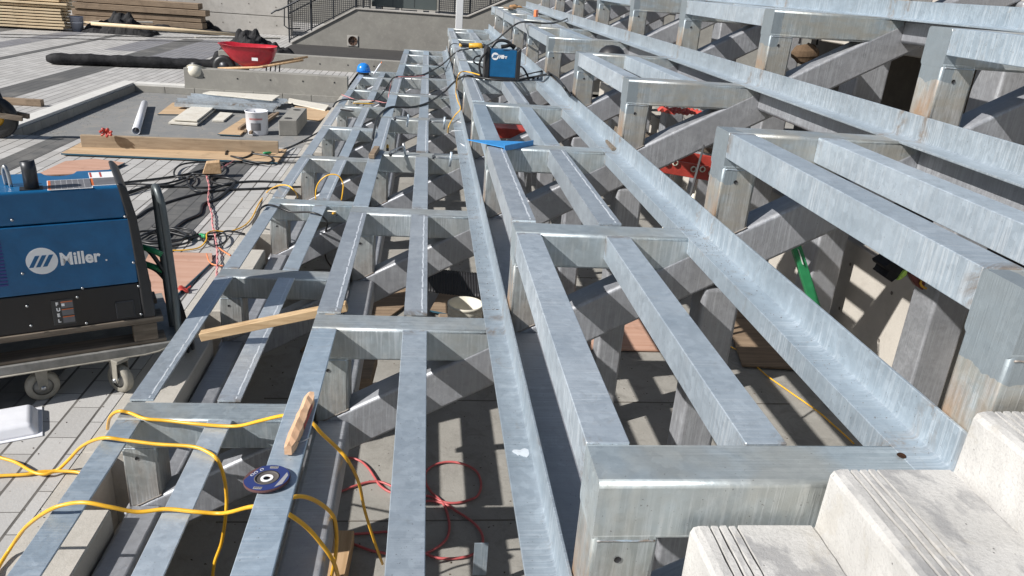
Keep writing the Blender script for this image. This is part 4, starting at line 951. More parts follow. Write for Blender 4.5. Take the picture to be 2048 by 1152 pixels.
lv_ = empty('torpedo_level', at(1070, 34, z=-.49), rad(70), 'orange and red square level standing on the fourth tier', 'level')
MB().box(-.02, .12, -.02, .02, 0, .10).build('body', M['orange_cord'], lv_, .006, 2)
MB().box(-.021, .04, -.022, -.0205, .01, .09).build('face', M['red_paint'], lv_, .0005, 1)
MB().lathe([(0, .002), (.014, .002), (.014, 0)], (.01, -.0225, .05), 14, (0, -1, 0)).build('vial_hole', M['ink'], lv_)
hm = empty('welding_helmet', at(1224, 104, y=6.9), label='black welding helmet top showing behind a fourth tier cross tube', cat='helmet')
MB().lathe([(0, .13), (.06, .12), (.10, .09), (.125, .04), (.13, -.02), (.125, -.12)], (0, 0, -.07), 24).build('shell', M['black'], hm)
MB().box(-.08, .08, -.135, -.11, -.13, -.06).build('visor', M['ink'], hm, .006, 2)
def hardhat(name, p, m, lab, s=1.0, rz=0, flip=False):
    t = empty(name, p, rz, lab, 'hard hat'); t.scale = (s, s, s)
    if flip: t.rotation_euler = (rad(155), rad(15), rz)
    MB().lathe([(0, .15), (.05, .143), (.09, .118), (.115, .075), (.122, .03), (.124, .0)], (0, 0, .02), 28).build('shell', m, t, solid=.004)
    MB().prism([(.16*math.cos(a)*(1 if abs(a) < 1.3 else .86), .135*math.sin(a)) for a in [i*2*math.pi/28-math.pi for i in range(28)]], (.014, .022), 'z').build('brim', m, t, .002, 1)
    for yy in (-.025, 0, .025): MB().tube([(.115*math.cos(i*math.pi/10), yy, .025+.145*math.sin(i*math.pi/10)) for i in range(1, 10)], .006, 5).build('ridge', m, t)
    MB().lathe([(.10, -.035), (.105, -.01), (.10, .015)], (0, 0, 0), 20).build('suspension', M['black'], t)
    return t
hardhat('hard_hat', at(727, 147, z=-1.84)+Vector((0, 0, .02)), M['blue_hat'], 'bright blue hard hat resting on the far end of the lowest tier', 1.0, rad(-60))
hardhat('hard_hat', at(392, 134, y=14.9)+Vector((0, 0, .0)), M['cream'], 'cream hard hat lying upside down on the near low wall', 1.15, rad(30), True)
tb_ = empty('spray_wand', at(747, 149, z=-1.84), label='white plastic wand leaning up at the far end of the lowest tier', cat='tool')
MB().tube([(0, 0, 0), (.10, .05, .16), (.13, .06, .20)], .014, 8).build('tube', M['white_plastic'], tb_)
MB().tube([(.13, .06, .20), (.15, .07, .235)], .008, 8).build('tip', M['orange_cord'], tb_)

# ------------------------------------------------------------------ things in and around the pit
ZQ = ZPIT
pm = MB(); a, b_ = at(272, 262, z=ZQ+.055), at(289, 207, z=ZQ+.055)
tag(pm.tube([a, b_], .05, 24, cap=False).build('plastic_pipe', M['white_plastic'], solid=.005), 'white plastic pipe lying in the grey pit', 'pipe')
# bundle of galvanized angles on blocks
ag = 'galvanized angles stacked in the pit'
def angbar(px0, px1, z, lab):
    a, b_ = at(*px0, z=z), at(*px1, z=z); u = (b_-a).normalized(); v_ = Vector((-u.y, u.x, 0)); L = (b_-a).length
    m = MB(); m.prism([(0, 0), (.16, 0), (.16, .012), (.012, .012), (.012, .055), (0, .055)], (0, L), 'x')
    o = m.build('steel_angle', M['galv_new']); o.matrix_world = Matrix(((u.x, v_.x, 0, a.x), (u.y, v_.y, 0, a.y), (0, 0, 1, a.z), (0, 0, 0, 1)))
    return tag(o, lab, 'steel angle', ag)
names = ['bottom', 'second', 'third', 'fourth', 'topmost']
for q in range(5):
    angbar((349+q*1.5, 213-q*2.6), (546+q*2, 224-q*2.4), ZQ+.06+.016*q, f'{names[q]} angle in the front pile of bright galvanized angles in the pit')
for q, (x0_, y0_, x1_, y1_) in enumerate(((362, 203, 560, 213), (375, 198, 568, 208), (382, 193, 574, 204))):
    angbar((x0_, y0_), (x1_, y1_), ZQ+.06+.016*q, f'{["nearest", "middle", "farthest"][q]} angle of the three stepped behind the front pile in the pit')
def board(px, z, th, m, lab, nm='board', cat='board', edge=None, grp=None):
    P = [at(*p, z=z) for p in px]; c = sum(P, Vector())/len(P)
    t = MB().prism([(p.x-c.x, p.y-c.y) for p in P], (-th, 0), 'z').build(nm, m, None, .002, 1, loc=c)
    if edge:
        e0, e1 = P[edge[0]]-c, P[edge[1]]-c
        MB().bar(e0+Vector((0, 0, -th/2)), e1+Vector((0, 0, -th/2)), .006, th*.9).build('painted_edge', M['blue_edge'], t)
    return tag(t, lab, cat, grp)
board([(315, 228), (408, 229), (430, 205), (345, 205)], ZQ+.02, .015, M['ply'], 'brown plywood piece in the pit under the left end of the angle pile', edge=(0, 1))
board([(337, 244), (394, 248), (432, 216), (380, 213)], ZQ+.04, .028, M['white_board'], 'pale worn board in the pit, lower of the stacked pair')
board([(345, 238), (394, 241), (428, 214), (384, 212)], ZQ+.075, .02, M['white_board'], 'pale worn board in the pit, upper of the stacked pair')
board([(424, 240), (447, 241), (466, 226), (440, 224)], ZQ+.03, .025, M['white_board'], 'short pale board in the pit right of the stacked pair')
board([(435, 268), (480, 270), (512, 238), (486, 236)], ZQ+.03, .015, M['ply'], 'split brown plywood piece in the pit behind the white pail', edge=(0, 1))
board([(575, 204), (650, 220), (658, 210), (578, 196)], ZQ+.05, .02, M['white_board'], 'long white board in the pit behind the concrete block')
board([(575, 232), (640, 240), (668, 222), (590, 212)], ZQ+.03, .015, M['ply'], 'light plywood piece in the pit between the block and the steel')
board([(405, 186), (545, 200), (560, 190), (420, 182)], ZQ+.16, .02, M['white_board'], 'white board sheet lying behind the angle pile in the pit')
for q, (p0_, p1_) in enumerate((((490, 262), (548, 228)), ((500, 266), (556, 226)), ((478, 258), (530, 222)))):
    tag(MB().bar(at(*p0_, z=ZQ+.05), at(*p1_, z=ZQ+.05), .04, .04).build('lumber', M['lumber_brown'], None, .002, 1), f'{["middle", "rightmost", "leftmost"][q]} brown stick of lumber running from the pail to the angle pile', 'lumber', 'brown sticks behind the pail')
pl_ = empty('pail', at(511, 271, z=ZQ+.002)+Vector((0, .15, 0)), label='white round pail with a printed label on the pit edge behind the long plank', cat='pail', s=1.17)
MB().lathe([(.125, 0), (.128, .01), (.135, .27), (.142, .275), (.142, .285), (.13, .285), (.125, .03), (0, .02)], (0, 0, 0), 36).build('body', M['white_plastic'], pl_)
MB().lathe([(.1285, .24), (0, .235)], (0, 0, 0), 32).build('contents', M['conc_dark'], pl_)
lbm = MB(); a0 = -1.95; 
for i in range(10): 
    t0, t1 = a0+i*.09, a0+(i+1)*.09
    lbm.poly([(.1345*math.cos(t0), .1345*math.sin(t0), .06), (.1345*math.cos(t1), .1345*math.sin(t1), .06), (.1365*math.cos(t1), .1365*math.sin(t1), .15), (.1365*math.cos(t0), .1365*math.sin(t0), .15)], [(0, 1, 2, 3)])
lbm.build('dark_label', M['grey_ink'], pl_)
rl_ = MB()
for i in range(14):
    t0, t1 = a0-.1+i*.085, a0-.1+(i+.55)*.085
    rl_.poly([(.1385*math.cos(t0), .1385*math.sin(t0), .19), (.1385*math.cos(t1), .1385*math.sin(t1), .19), (.139*math.cos(t1), .139*math.sin(t1), .21), (.139*math.cos(t0), .139*math.sin(t0), .21)], [(0, 1, 2, 3)])
rl_.build('label_line', M['red_paint'], pl_)
# concrete block with two round holes
fy = at(597, 272, z=ZQ).y; zt = at(594, 240.5, y=fy).z
P = [at(556.6, 240, z=zt), at(594, 240.5, z=zt), at(613.7, 216, z=zt), at(582.5, 214, z=zt)]; c = P[1].copy(); c.z = ZQ
bt = empty('concrete_block', c, 0, 'grey concrete block with two round holes in its top, in the pit', 'block')
MB().prism([(p.x-c.x, p.y-c.y) for p in P], (0, zt-ZQ), 'z').build('block', M['conc_grey'], bt, .010, 1)
for hx, hy in ((576.5, 236.5), (594, 219.8)):
    h = at(hx, hy, z=zt+.001)-c; MB().lathe([(0, 0), (.058, 0), (.060, .0015)], (h.x, h.y, h.z), 20).build('hole', M['ink'], bt)
# long plank and plywood at the near edge of the pit
tag(MB().bar(at(163, 283, z=ZP+.095), at(557, 296, z=ZP+.095), .05, .165).build('lumber', wood('tan_plank', (.27, .205, .14), (.37, .29, .205), 'x'), None, .004, 1), 'long wide tan plank standing on edge along the near side of the pit', 'plank')
rb = empty('flagging_knot', at(214, 264, y=at(214, 285, z=ZP+.095).y-.05), label='knot of red flagging tape on the long tan plank', cat='tape')
m = MB()
for q in range(7):
    a = q*.9; m.tube(spline([(0, 0, 0), (.04*math.cos(a), -.02, .03*math.sin(a)), (.07*math.cos(a+.3), -.035, .05*math.sin(a+.3)), (.05*math.cos(a+.6), -.03, .02*math.sin(a+.7))], 4), .012, 5)
m.build('tape', M['red_paint'], rb)
board([(122, 306), (555, 324), (574, 298), (165, 283)], ZP+.035, .02, M['ply'], 'long plywood sheet with a blue edge on the pavers below the tan plank', 'plywood_sheet', 'plywood', (0, 1))
sc_ = empty('metal_bracket', at(360, 298, z=ZP+.036), rad(-5), 'small rust stained white metal bracket on the long plywood sheet', 'bracket', s=1.127)
MB().box(-.075, -.012, 0, .006, 0, .09).box(-.012, .02, -.02, .03, 0, .085).box(.02, .085, -.005, .001, 0, .085).build('plate', M['post'], sc_, .002, 1)
board([(70, 350), (205, 345), (250, 325), (190, 317), (130, 322)], ZP+.03, .015, M['ply_red'], 'pinkish plywood sheet on the pavers behind the big welding machine', 'plywood_sheet', 'plywood', (1, 2))
board([(270, 668), (425, 522), (424, 506), (300, 503), (250, 600)], ZP+.022, .018, M['ply_red'], 'pinkish plywood sheet on the pavers beside the cart handle', 'plywood_sheet', 'plywood', (0, 1))
wb = empty('wood_block', at(424, 348, z=ZP+.05), rad(12), 'tan wood block standing among the black leads on the pavers', 'wood block', s=1.127)
MB().prism([(-.085, 0), (.085, 0), (.075, .115), (-.045, .105)], (0, .10)).build('block', M['lumber_y'], wb, .003, 1)
bs = empty('white_basin', at(10, 880, z=ZP), rad(24), 'white plastic tub upside down on the pavers at the left edge', 'tub', s=1.127)
m = MB(); m.poly([(-.45, -.02, 0), (.13, -.02, 0), (.13, .22, 0), (-.45, .22, 0), (-.42, .01, .055), (.10, .01, .055), (.10, .19, .055), (-.42, .19, .055)], [(0, 3, 2, 1), (4, 5, 6, 7), (0, 1, 5, 4), (1, 2, 6, 5), (2, 3, 7, 6), (3, 0, 4, 7)])
m.build('body', M['white_plastic'], bs, .018, 4)
MB().box(-.46, .14, -.03, .23, .001, .006).build('rim', M['white_plastic'], bs, .002, 1)
rg = MB(); rg.grid(lambda u, v: (.12*(u-.5)+.01*math.sin(9*v), .08*(v-.5), .012+.012*math.sin(11*u+3*v)), 8, 6)
t_ = rg.build('red_rag', M['red_paint'], solid=.004, loc=at(360, 581, z=ZP+.01)); tag(t_, 'crumpled red rag on the pavers right of the cart handle', 'rag')

# ------------------------------------------------------------------ wheelbarrows
wbw = empty('wheelbarrow', at(505, 143, z=ZP), s=1.127, label='crimson wheelbarrow with wooden handles standing behind the near low wall', cat='wheelbarrow')
def tray(parent, m, c, ln, wd, h, z0_):
    mb = MB(); n = 20; rings = []
    for s_, zz, off in ((.42, 0, .02), (.72, .35, .0), (.92, .75, -.03), (1.0, 1.0, -.05), (1.03, 1.0, -.05)):
        rings.append([mb.bm.verts.new((c[0]+(off*ln)+s_*ln/2*(abs(math.cos(a))**.7*(1 if math.cos(a) > 0 else -1))*(1.12 if math.cos(a) < 0 else .92), c[1]+s_*wd/2*(abs(math.sin(a))**.6*(1 if math.sin(a) > 0 else -1)), z0_+zz*h+(.05*h if math.cos(a) < -.5 and zz > .6 else 0))) for a in [2*math.pi*i/n for i in range(n)]])
    for a, b__ in zip(rings[:-1], rings[1:]):
        for i in range(n): f = mb.bm.faces.new((a[i], a[(i+1) % n], b__[(i+1) % n], b__[i])); f.smooth = True
    mb.bm.faces.new(rings[0])
    return mb.build('tray', m, parent, solid=.006)
k_ = (at(565, 105, y=14.4)-at(452, 97, y=14.4)).length
wbw.location = (at(510, 140, y=16.23).x, 16.23, ZP)
tray(wbw, M['red_tray'], (0, 0), k_*.98, .62, .36, .22)
m = MB(); 
for s_ in (-1, 1): m.tube([(-.62, s_*.04, .16), (.1, s_*.20, .24), (.88, s_*.28, .42)], .020, 8)
m.build('handle', M['lumber_y'], wbw)
for s_ in (-1, 1): MB().tube([(.25, s_*.2, .30), (.20, s_*.22, 0), (.36, s_*.22, 0), (.40, s_*.22, .30)], .012, 8).build('leg', M['darkmetal'], wbw)
wh = MB().lathe([(.09, -.03), (.15, -.045), (.19, -.03), (.2, 0), (.19, .03), (.15, .045), (.09, .03)], (-.52, 0, .19), 24, (0, 1, 0)).build('wheel', M['rubber'], wbw)
MB().lathe([(0, -.03), (.09, -.03), (.09, .03), (0, .03)], (-.52, 0, .19), 18, (0, 1, 0)).build('rim', M['darkmetal'], wh)
MB().box(.02, .12, -.31, -.305, .36, .41).build('label_plate', M['white'], wbw)
# the light wheelbarrow cut by the left edge
w2_ = empty('wheelbarrow', at(-25, 275, z=ZP), s=1.127, label='white wheelbarrow partly outside the left edge with a yellow hubbed wheel', cat='wheelbarrow')
tray(w2_, M['white'], (-.25, 0), 1.0, .6, .28, .50)
wh = MB().lathe([(.10, -.035), (.17, -.055), (.215, -.035), (.225, 0), (.215, .035), (.17, .055), (.10, .035)], (.12, 0, .225), 28, (0, 1, 0)).build('wheel', M['rubber'], w2_)
MB().lathe([(0, -.04), (.03, -.04), (.10, -.02), (.10, .02), (.03, .04), (0, .04)], (.12, 0, .225), 18, (0, 1, 0)).build('rim', M['tool_yellow'], wh)
m = MB()
for s_ in (-1, 1): m.bar((-.9, s_*.25, .42), (.42, s_*.07, .235), .04, .05); 
m.build('handle', M['old_wood'], w2_)
m = MB(); m.tube([(.12, -.10, .56), (.17, -.09, .40), (.24, -.08, .26)], .012, 6); m.tube([(.12, .10, .56), (.17, .09, .40), (.24, .08, .26)], .012, 6); m.build('brace', M['darkmetal'], w2_)
tag(MB().bar(at(-20, 200, z=ZP+.05), at(85, 206, z=ZP+.05), .10, .095).build('lumber', M['lumber_brown'], None, .004, 1), 'thick brown timber on the plaza by the left edge', 'timber')

# ------------------------------------------------------------------ fabric roll and heaps
ra, rb_ = at(93, 117, z=ZP+.11), at(470, 131, z=ZP+.11); dr = (rb_-ra); rm = MB(); pp = spline([ra, ra+dr*.25+Vector((0, 0, .004)), ra+dr*.5, ra+dr*.75+Vector((0, .03, -.01)), rb_, rb_+dr*.08], 10)
rm.tube(pp, .14, 22, radii=[.06 if i == 0 else (.10 if i == 1 else .115+.008*math.sin(i*.9)+.006*math.sin(i*2.3)) for i in range(len(pp))])
o = rm.build('fabric_roll', M['fabric']); tag(o, 'long roll of black fabric lying across the plaza', 'fabric roll')
tx = bpy.data.textures.new('wrinkle', 'CLOUDS'); tx.noise_scale = .25; tx.noise_depth = 3
def heap(p, sx, sy, sz, lab, nm='fabric_heap', seed=0):
    random.seed(seed); ph = [random.uniform(0, 6) for _ in range(6)]
    m = MB(); m.grid(lambda u, v: ((u-.5)*sx, (v-.5)*sy, sz*max(0, math.sin(math.pi*u))**.5*max(0, math.sin(math.pi*v))**.5*(.62+.16*math.sin(9*u+ph[0]+3*v)+.12*math.sin(14*v+ph[1]+6*u)+.07*math.sin(31*u+ph[2]+9*v)+.05*math.sin(47*u-20*v))), 44, 26, False)
    o = m.build(nm, M['fabric'], loc=p); d = o.modifiers.new('wrinkle', 'DISPLACE'); d.texture = tx; d.strength = .09; d.mid_level = .5; d.texture_coords = 'GLOBAL'
    return tag(o, lab, 'fabric')
heap(at(235, 68, z=ZP)+Vector((0, .3, 0)), 1.9, .9, .62, 'crumpled heap of black fabric in front of the lumber pile', seed=3)
heap(at(345, 66, z=ZP)+Vector((0, .4, 0)), 2.6, .8, .22, 'low spread of black fabric under the long pole', seed=5)
heap(at(395, 62, z=ZP)+Vector((0, .5, 0)), 1.2, .6, .42, 'folded black fabric against the tall light concrete wall', seed=8)
heap(at(545, 126, z=ZP)+Vector((-.45, .35, .0)), 1.9, .8, .80, 'black fabric bundle behind the crimson wheelbarrow', seed=11)
heap(at(430, 140, z=ZP)+Vector((0, .25, 0)), .9, .35, .2, 'small black fabric scrap behind the cream hard hat', seed=13)
pa, pb = at(182, 47, y=23.2), at(503, 72, y=23.9)
tag(MB().tube([pa, (pa+pb)/2+Vector((0, 0, .01)), pb], .05, 12, radii=[.045, .055, .04]).build('wooden_pole', M['lumber_pale']), 'long pale wooden pole lying over the black fabric', 'pole')
tag(MB().bar(at(390, 74.5, z=ZP+.02), at(560, 76, z=ZP+.02), .05, .03).build('lumber', M['white_board']), 'thin white strip on the plaza before the tall concrete wall', 'lumber')
bk = empty('pail', at(153, 63, z=ZP)+Vector((0, .1, 0)), s=1.127, label='pale blue grey bucket standing between the lumber pile and the black fabric', cat='pail')
MB().lathe([(0, 0), (.13, 0), (.155, .33), (.165, .335), (.165, .36), (.15, .36), (.13, .02), (0, .02)], (0, 0, 0), 28).build('body', mat('pale_blue_plastic', (.42, .44, .52), .4), bk)
MB().lathe([(.148, .20), (.152, .205), (.152, .22), (.150, .225)], (0, 0, 0), 28).build('rib', M['white_plastic'], bk)

# lumber stack: individual boards
LP = at(0, 58, z=ZP+.04); LQ = at(127, 60.5, z=ZP+.04); lu = Vector((.995, .10, 0)).normalized(); lvv = Vector((-lu.y, lu.x, 0)); random.seed(21)
brd = MB().box(0, 4.0, 0, .15, 0, .05).build('board', M['lumber_pale'], None, .003, 1)
first = True; lay = 13; zc = ZP+.06
for q in range(lay):
    for r_ in range(4):
        o = brd if first else brd.copy()
        if not first: col.objects.link(o)
        first = False
        p = LQ-lu*(4.0-random.uniform(-.02, .10)*(1 if q < 7 else 2.2)-.0)+lvv*(r_*.17+random.uniform(-.012, .012)*(1 if q < 7 else 2)); p.z = zc+q*.079
        o.location = p; o.rotation_euler = (0, 0, math.atan2(lu.y, lu.x)+random.uniform(-.004, .004)*(1 if q < 7 else 3))
        tag(o, f'pale board in the tall lumber stack at the upper left, layer {["lowest", "second", "third", "fourth", "fifth", "sixth", "seventh", "eighth", "ninth", "tenth", "eleventh", "twelfth", "topmost"][q]}, {["front", "second", "third", "rear"][r_]} row', 'board', 'boards in the lumber stack')
random.seed(4)
for q in range(9):
    c = at(150+q*17, 44+(q*7) % 13-q*.5, y=24.7+.28*(q % 3)); a = random.uniform(-.7, .7); L = random.uniform(.5, 1.3); c.z = max(c.z, ZP+.1)
    tag(MB().obox(c, (math.cos(a), math.sin(a)*.6, random.uniform(-.25, .2)), (-math.sin(a), math.cos(a), 0), (0, 0, 1), L, .12, .04).build('lumber', [M['lumber_pale'], M['lumber_brown'], M['white_board']][q % 3]), f'loose board end in the pile right of the lumber stack, {order[q]} from the left' if q else 'loose board end in the pile right of the lumber stack, leftmost', 'lumber', 'loose boards beside the lumber stack')
hz = at(140, 40, y=26)
for q in range(4):
    o = MB().box(0, 3.9-.1*(q % 2), 0, .5, 0, .17).build('timber_beam', M['lumber_brown'], None, .01, 1, loc=(hz.x+.06*(q % 3), 26+.05*(q % 2), ZP+.1+.19*q))
    tag(o, f'dark brown timber beam stacked behind the loose boards at the upper left, {["lowest", "second", "third", "topmost"][q]} of its stack', 'timber', 'dark timber beams behind the boards')

# ------------------------------------------------------------------ things on the slab below
bu = empty('pail', at(930, 632, z=-2.45)+Vector((0, .02, -.10)), label='open white bucket under the second tier', cat='pail')
MB().lathe([(0, -.1), (.118, -.1), (.128, .08), (.136, .085), (.136, .11), (.131, .12), (.137, .13), (.137, .155), (.133, .175), (.140, .18), (.140, .20), (.130, .20), (.116, -.08), (0, -.08)], (0, 0, 0), 36).build('body', M['cream'], bu)
tag(MB().box(0, .45, 0, .45, 0, .38).build('crate', M['lumber_brown'], None, .01, 1, loc=(bu.location.x-.2, bu.location.y-.2, ZF)), 'brown wooden crate on the slab carrying the open white bucket', 'crate')
cm = MB(); a, b_ = at(866, 556, z=-2.35), at(968, 588, z=-2.35)
cm.grid(lambda u, v: (a.x-.3+1.3*u, a.y-.08+.30*v, -2.40-.05*math.sin(math.pi*u)+.10*v-.05*u+.0025*math.sin(u*360)), 460, 6)
tag(cm.build('corrugated_mat', M['black'], solid=.004), 'black corrugated drain mat sagging under the second tier', 'mat')
board([(600, 700), (700, 690), (880, 560), (760, 540)], ZF+.03, .018, M['ply_floor'], 'dirty plywood sheet on the slab under the lowest tiers', 'plywood_sheet', 'plywood')
board([(860, 620), (960, 640), (1010, 560), (900, 545)], ZF+.05, .018, M['ply_floor'], 'brown plywood sheet on the slab behind the open bucket', 'plywood_sheet', 'plywood', (0, 1))
board([(1180, 697), (1345, 700), (1330, 600), (1200, 600)], ZF+.03, .018, M['ply_red'], 'reddish plywood sheet on the slab between the front columns', 'plywood_sheet', 'plywood')
board([(1485, 730), (1640, 740), (1560, 600), (1440, 600)], ZF+.03, .018, M['ply_floor'], 'dark stained plywood sheet on the slab by the thin yellow cord', 'plywood_sheet', 'plywood')
tag(MB().bar(at(665, 1190, z=ZF+.06), at(690, 1075, z=ZF+.06), .10, .10).build('lumber', M['lumber_y'], None, .004, 1), 'short thick pine offcut on the slab under the second tier', 'lumber')
tag(MB().bar(at(725, 770, z=-2.6), at(740, 715, z=-2.6), .11, .10).build('lumber', M['lumber_brown'], None, .004, 1), 'brown timber block seen below the second tier front post', 'lumber')
for k, (p0_, p1_) in enumerate((((985, 1125), (975, 1152)), )):
    pp_ = at(945, 1150, z=ZF+.1); tag(MB().box(0, .07, 0, .006, 0, .2).build('steel_plate', M['galv'], None, 0, loc=pp_), 'small upright steel plate on the slab at the bottom edge', 'plate')
pw = MB(); pw.grid(lambda u, v: (.16*(u-.5), .12*(v-.5)+.03*u, .02+.015*math.sin(12*u+4*v)+.01*math.sin(23*v)), 10, 8, False)
tag(pw.build('paper_scrap', M['white'], solid=.001, loc=at(1672, 815, z=ZF+.0)), 'crumpled white paper on the slab beside the third tier angle', 'paper')
# red scaffold beams, red step ladder, green post
sb = empty('scaffold_plank', (0, 0, 0), label='red perforated scaffold beam carrying a grey plank under the fourth tier', cat='scaffold')
ya = 5.75; a, b_ = at(1318, 320, y=ya), at(1426, 345, y=ya); sb.location = a; dv = b_-a
m = MB(); m.bar(Vector((-.3, 0, 0)), dv*1.6, .03, .11); m.build('beam', M['red_paint'], sb, .003, 1)
m = MB(); m.bar(Vector((-.3, .2, .06)), dv*1.6+Vector((0, .2, .06)), .03, .09); m.build('beam', M['red_paint'], sb, .003, 1)
m = MB(); m.bar(Vector((-.25, .42, .13)), dv*1.6+Vector((0, .42, .13)), .24, .045); m.build('plank', M['old_wood'], sb, .003, 1)
for q in (.12, .28, .62, .78, .95): MB().lathe([(.016, 0), (.024, 0), (.024, .012), (.016, .012)], dv*q+Vector((0, -.018, .01*(1 if q in (.28, .78) else -.5))), 14, (0, -1, 0)).build('rung_ring', M['cream'], sb)
for q in (.35, .8): MB().tube([dv*q+Vector((0, .1, -.05)), dv*q+Vector((.0, .1, -1.4))], .018, 8).build('leg', M['cream'], sb)
ga, gb_ = at(1579, 455, y=5.2), at(1668, 730, y=5.2); gd = (gb_-ga)*((ZF-ga.z)/(gb_.z-ga.z))
gp = empty('green_prop', ga, label='green prop with a white label leaning near the retaining wall', cat='prop')
MB().bar((0, 0, 0), gd, .07, .05, (0, 1, 0)).build('shaft', M['green'], gp, .004, 1)
q1_ = gd*((at(1580, 495, y=5.2).z-ga.z)/gd.z); q2_ = gd*((at(1584, 525, y=5.2).z-ga.z)/gd.z); MB().bar(q1_+Vector((0, -.027, 0)), q2_+Vector((0, -.027, 0)), .036, .002, (1, 0, 0)).build('label_plate', M['white'], gp)
ld = empty('step_ladder', at(1015, 262, y=6.9), rad(12), 'red topped step ladder under the third tier', 'ladder')
MB().prism([(-.16, -.04), (.16, -.04), (.20, .03), (-.20, .06)], (-.14, .14)).build('top_cap', M['red_paint'], ld, .006, 1)
for s_ in (-1, 1):
    MB().bar((s_*.13, -.1, -.02), (s_*.22, -.45, -1.3), .03, .06).build('rail', M['steel'], ld); MB().bar((s_*.13, .1, -.02), (s_*.22, .45, -1.3), .03, .04).build('rail', M['steel'], ld)
for q in range(3): MB().bar((-.15-.02*q, -.18-.09*q, -.3-.33*q), (.15+.02*q, -.18-.09*q, -.3-.33*q), .08, .02).build('step', M['steel'], ld)
rr_ = MB(); rr_.grid(lambda u, v: (.5*(u-.5), .3*(v-.5), .03*math.sin(20*u+6*v)+.02*math.sin(31*v)), 16, 10, False)
tag(rr_.build('red_netting', M['red_paint'], solid=.003, loc=at(1362, 222, y=9.0)), 'bunched red netting under the fifth tier beyond the front column', 'netting')
tag(MB().bar(at(1330, 520, y=4.0)+Vector((.0, 0, -.4)), at(1408, 290, y=4.6), .012, .012).build('green_hose', M['rubber']), 'thin dark strap slanting in front of the red scaffold beam', 'strap')
# worker's jacket bundle hung under the fourth tier
jo = at(1780, 545, y=3.4); jb = empty('work_jacket', jo, label='black jacket with lime trim and dark red lining hanging under the fourth tier', cat='jacket')
def jpiece(nm, pts, m, y0_, th, bev):
    P = [at(1560+a/5.12, 380+b/5.12, y=3.4)-jo for a, b in pts]
    return MB().prism([(v.x, v.z) for v in P], (y0_, y0_+th)).build(nm, m, jb, bev, 3)
jpiece('body', [(1120, 650), (1090, 700), (1050, 725), (1012, 745), (1022, 775), (1062, 792), (1042, 832), (1015, 855), (1045, 872), (1060, 890), (1078, 880), (1088, 912), (1130, 880), (1170, 868), (1205, 850), (1240, 790), (1330, 790), (1420, 900), (1480, 800), (1300, 560)], M['fabric'], -.05, .12, .012)
jpiece('lime_trim', [(1240, 762), (1195, 790), (1150, 855), (1130, 882), (1170, 872), (1228, 828)], M['hivis'], -.062, .02, .004)
jpiece('red_lining', [(1238, 800), (1262, 865), (1300, 925), (1380, 978), (1405, 880), (1380, 852), (1330, 850), (1285, 800)], M['brown_bottle'], -.08, .04, .010)
MB().tube([at(1560+a/5.12, 380+b/5.12, y=3.4)-jo+Vector((0, -.085, 0)) for a, b in ((1345, 860), (1335, 890), (1350, 920), (1395, 945))], .006, 6).build('yellow_piping', M['tool_yellow'], jb)
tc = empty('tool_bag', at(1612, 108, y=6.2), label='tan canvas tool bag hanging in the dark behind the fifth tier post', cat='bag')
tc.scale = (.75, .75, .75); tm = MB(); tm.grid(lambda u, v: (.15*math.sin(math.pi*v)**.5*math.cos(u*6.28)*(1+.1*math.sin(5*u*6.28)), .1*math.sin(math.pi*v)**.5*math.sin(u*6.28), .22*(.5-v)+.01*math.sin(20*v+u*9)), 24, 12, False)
tm.build('bag', M['tan'], tc); MB().tube(spline([(-.1, 0, .1), (-.08, 0, .2), (.08, 0, .2), (.1, 0, .1)], 5), .012, 6).build('strap', M['fabric'], tc)

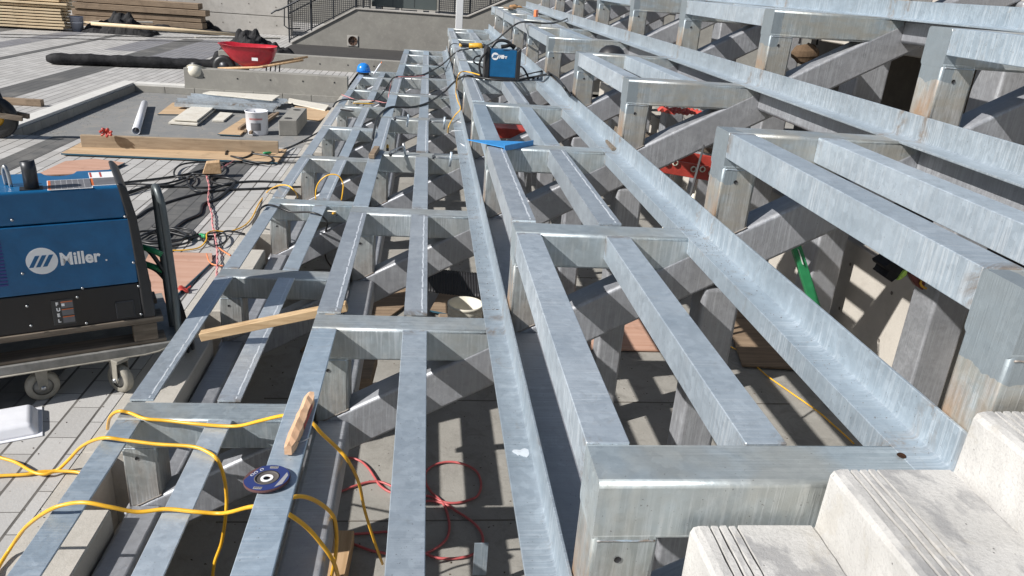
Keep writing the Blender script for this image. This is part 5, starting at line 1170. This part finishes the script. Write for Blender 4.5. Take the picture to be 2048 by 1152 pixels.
# ------------------------------------------------------------------ grit, stubs and stains
random.seed(99); gm = MB()
def bits(n, fx, sz):
    for _ in range(n):
        p = fx(); s_ = random.uniform(*sz); a = random.uniform(0, 6.28); pts_ = [Vector((s_*math.cos(a+i*2.09+random.uniform(-.4, .4)), s_*math.sin(a+i*2.09), 0))*random.uniform(.6, 1.4)+p for i in range(3)]+[p+Vector((0, 0, s_*.7))]
        gm.poly(pts_, [(0, 1, 2), (0, 1, 3), (1, 2, 3), (2, 0, 3)])
U = random.uniform
gy = lambda m, s_: random.gauss(m, s_)
bits(500, lambda: Vector((U(.29, .368), min(9.5, max(3.2, gy(5.6, 1.6))), TZ(2)+.003)), (.001, .0034))
bits(140, lambda: Vector((U(1.12, 1.19), gy(2.9, .3), TZ(3)+.003)), (.001, .003))
bits(50, lambda: Vector((U(1.12, 1.19), U(1.4, 2.2), TZ(3)+.003)), (.0008, .002))
bits(900, lambda: Vector((U(-1.2, 2.8), U(2, 8), ZF+.001)), (.003, .010))
bits(700, lambda: Vector((PX0+abs(gy(.12, .18)), U(PY0+.1, PY1-.1), ZPIT+.001)), (.003, .007))
bits(300, lambda: Vector((U(PX0+.1, PX1-.1), U(PY0, PY1), ZPIT+.001)), (.003, .007))
bits(700, lambda: Vector((U(-4, -1.45), U(2.5, 10), ZP+.001)), (.002, .006))
tag(gm.build('grit', M['grit']), 'dark grit and small debris scattered on the steel, slab, pit and pavers', 'grit', kind='stuff')
for i_, (a_, b__) in enumerate((((915, 243), (936, 249)), ((921, 287), (929, 292)), ((903, 262), (930, 261)))):
    tag(MB().tube([at(*a_, z=TZ(2)+.006), at(*b__, z=TZ(2)+.006)], .003, 6).build('electrode_stub', M['white']), f'thin white welding electrode stub on the second tier angle, {["longest near the cord", "short nearest one", "straight one beside the rail"][i_]}', 'electrode')
for c_, r_, m_, lab in ((at(1803, 911, z=TZ(3)+.0035), .007, 'ink', 'burnt round hole at the near end of the third tier angle'),):
    tag(MB().lathe([(0, 0), (r_, 0), (r_*1.3, .002), (r_*1.5, 0)], c_, 18).build('burn_hole', M['hole_rust']), 'rust ringed burnt hole at the near end of the third tier angle', 'hole')
wm = MB(); c_ = at(1046, 905, z=TZ(2)+.0035); wp_ = [(c_.x+.03*math.cos(t)*(1+.25*math.sin(3*t)), c_.y+.020*math.sin(t)*(1+.3*math.cos(5*t))) for t in [i*.3142 for i in range(20)]]
tag(wm.prism(wp_, (c_.z-.001, c_.z+.0004), 'z').build('paint_smear', M['chalk']), 'white paint smear on the near end of the second tier angle', 'paint mark')
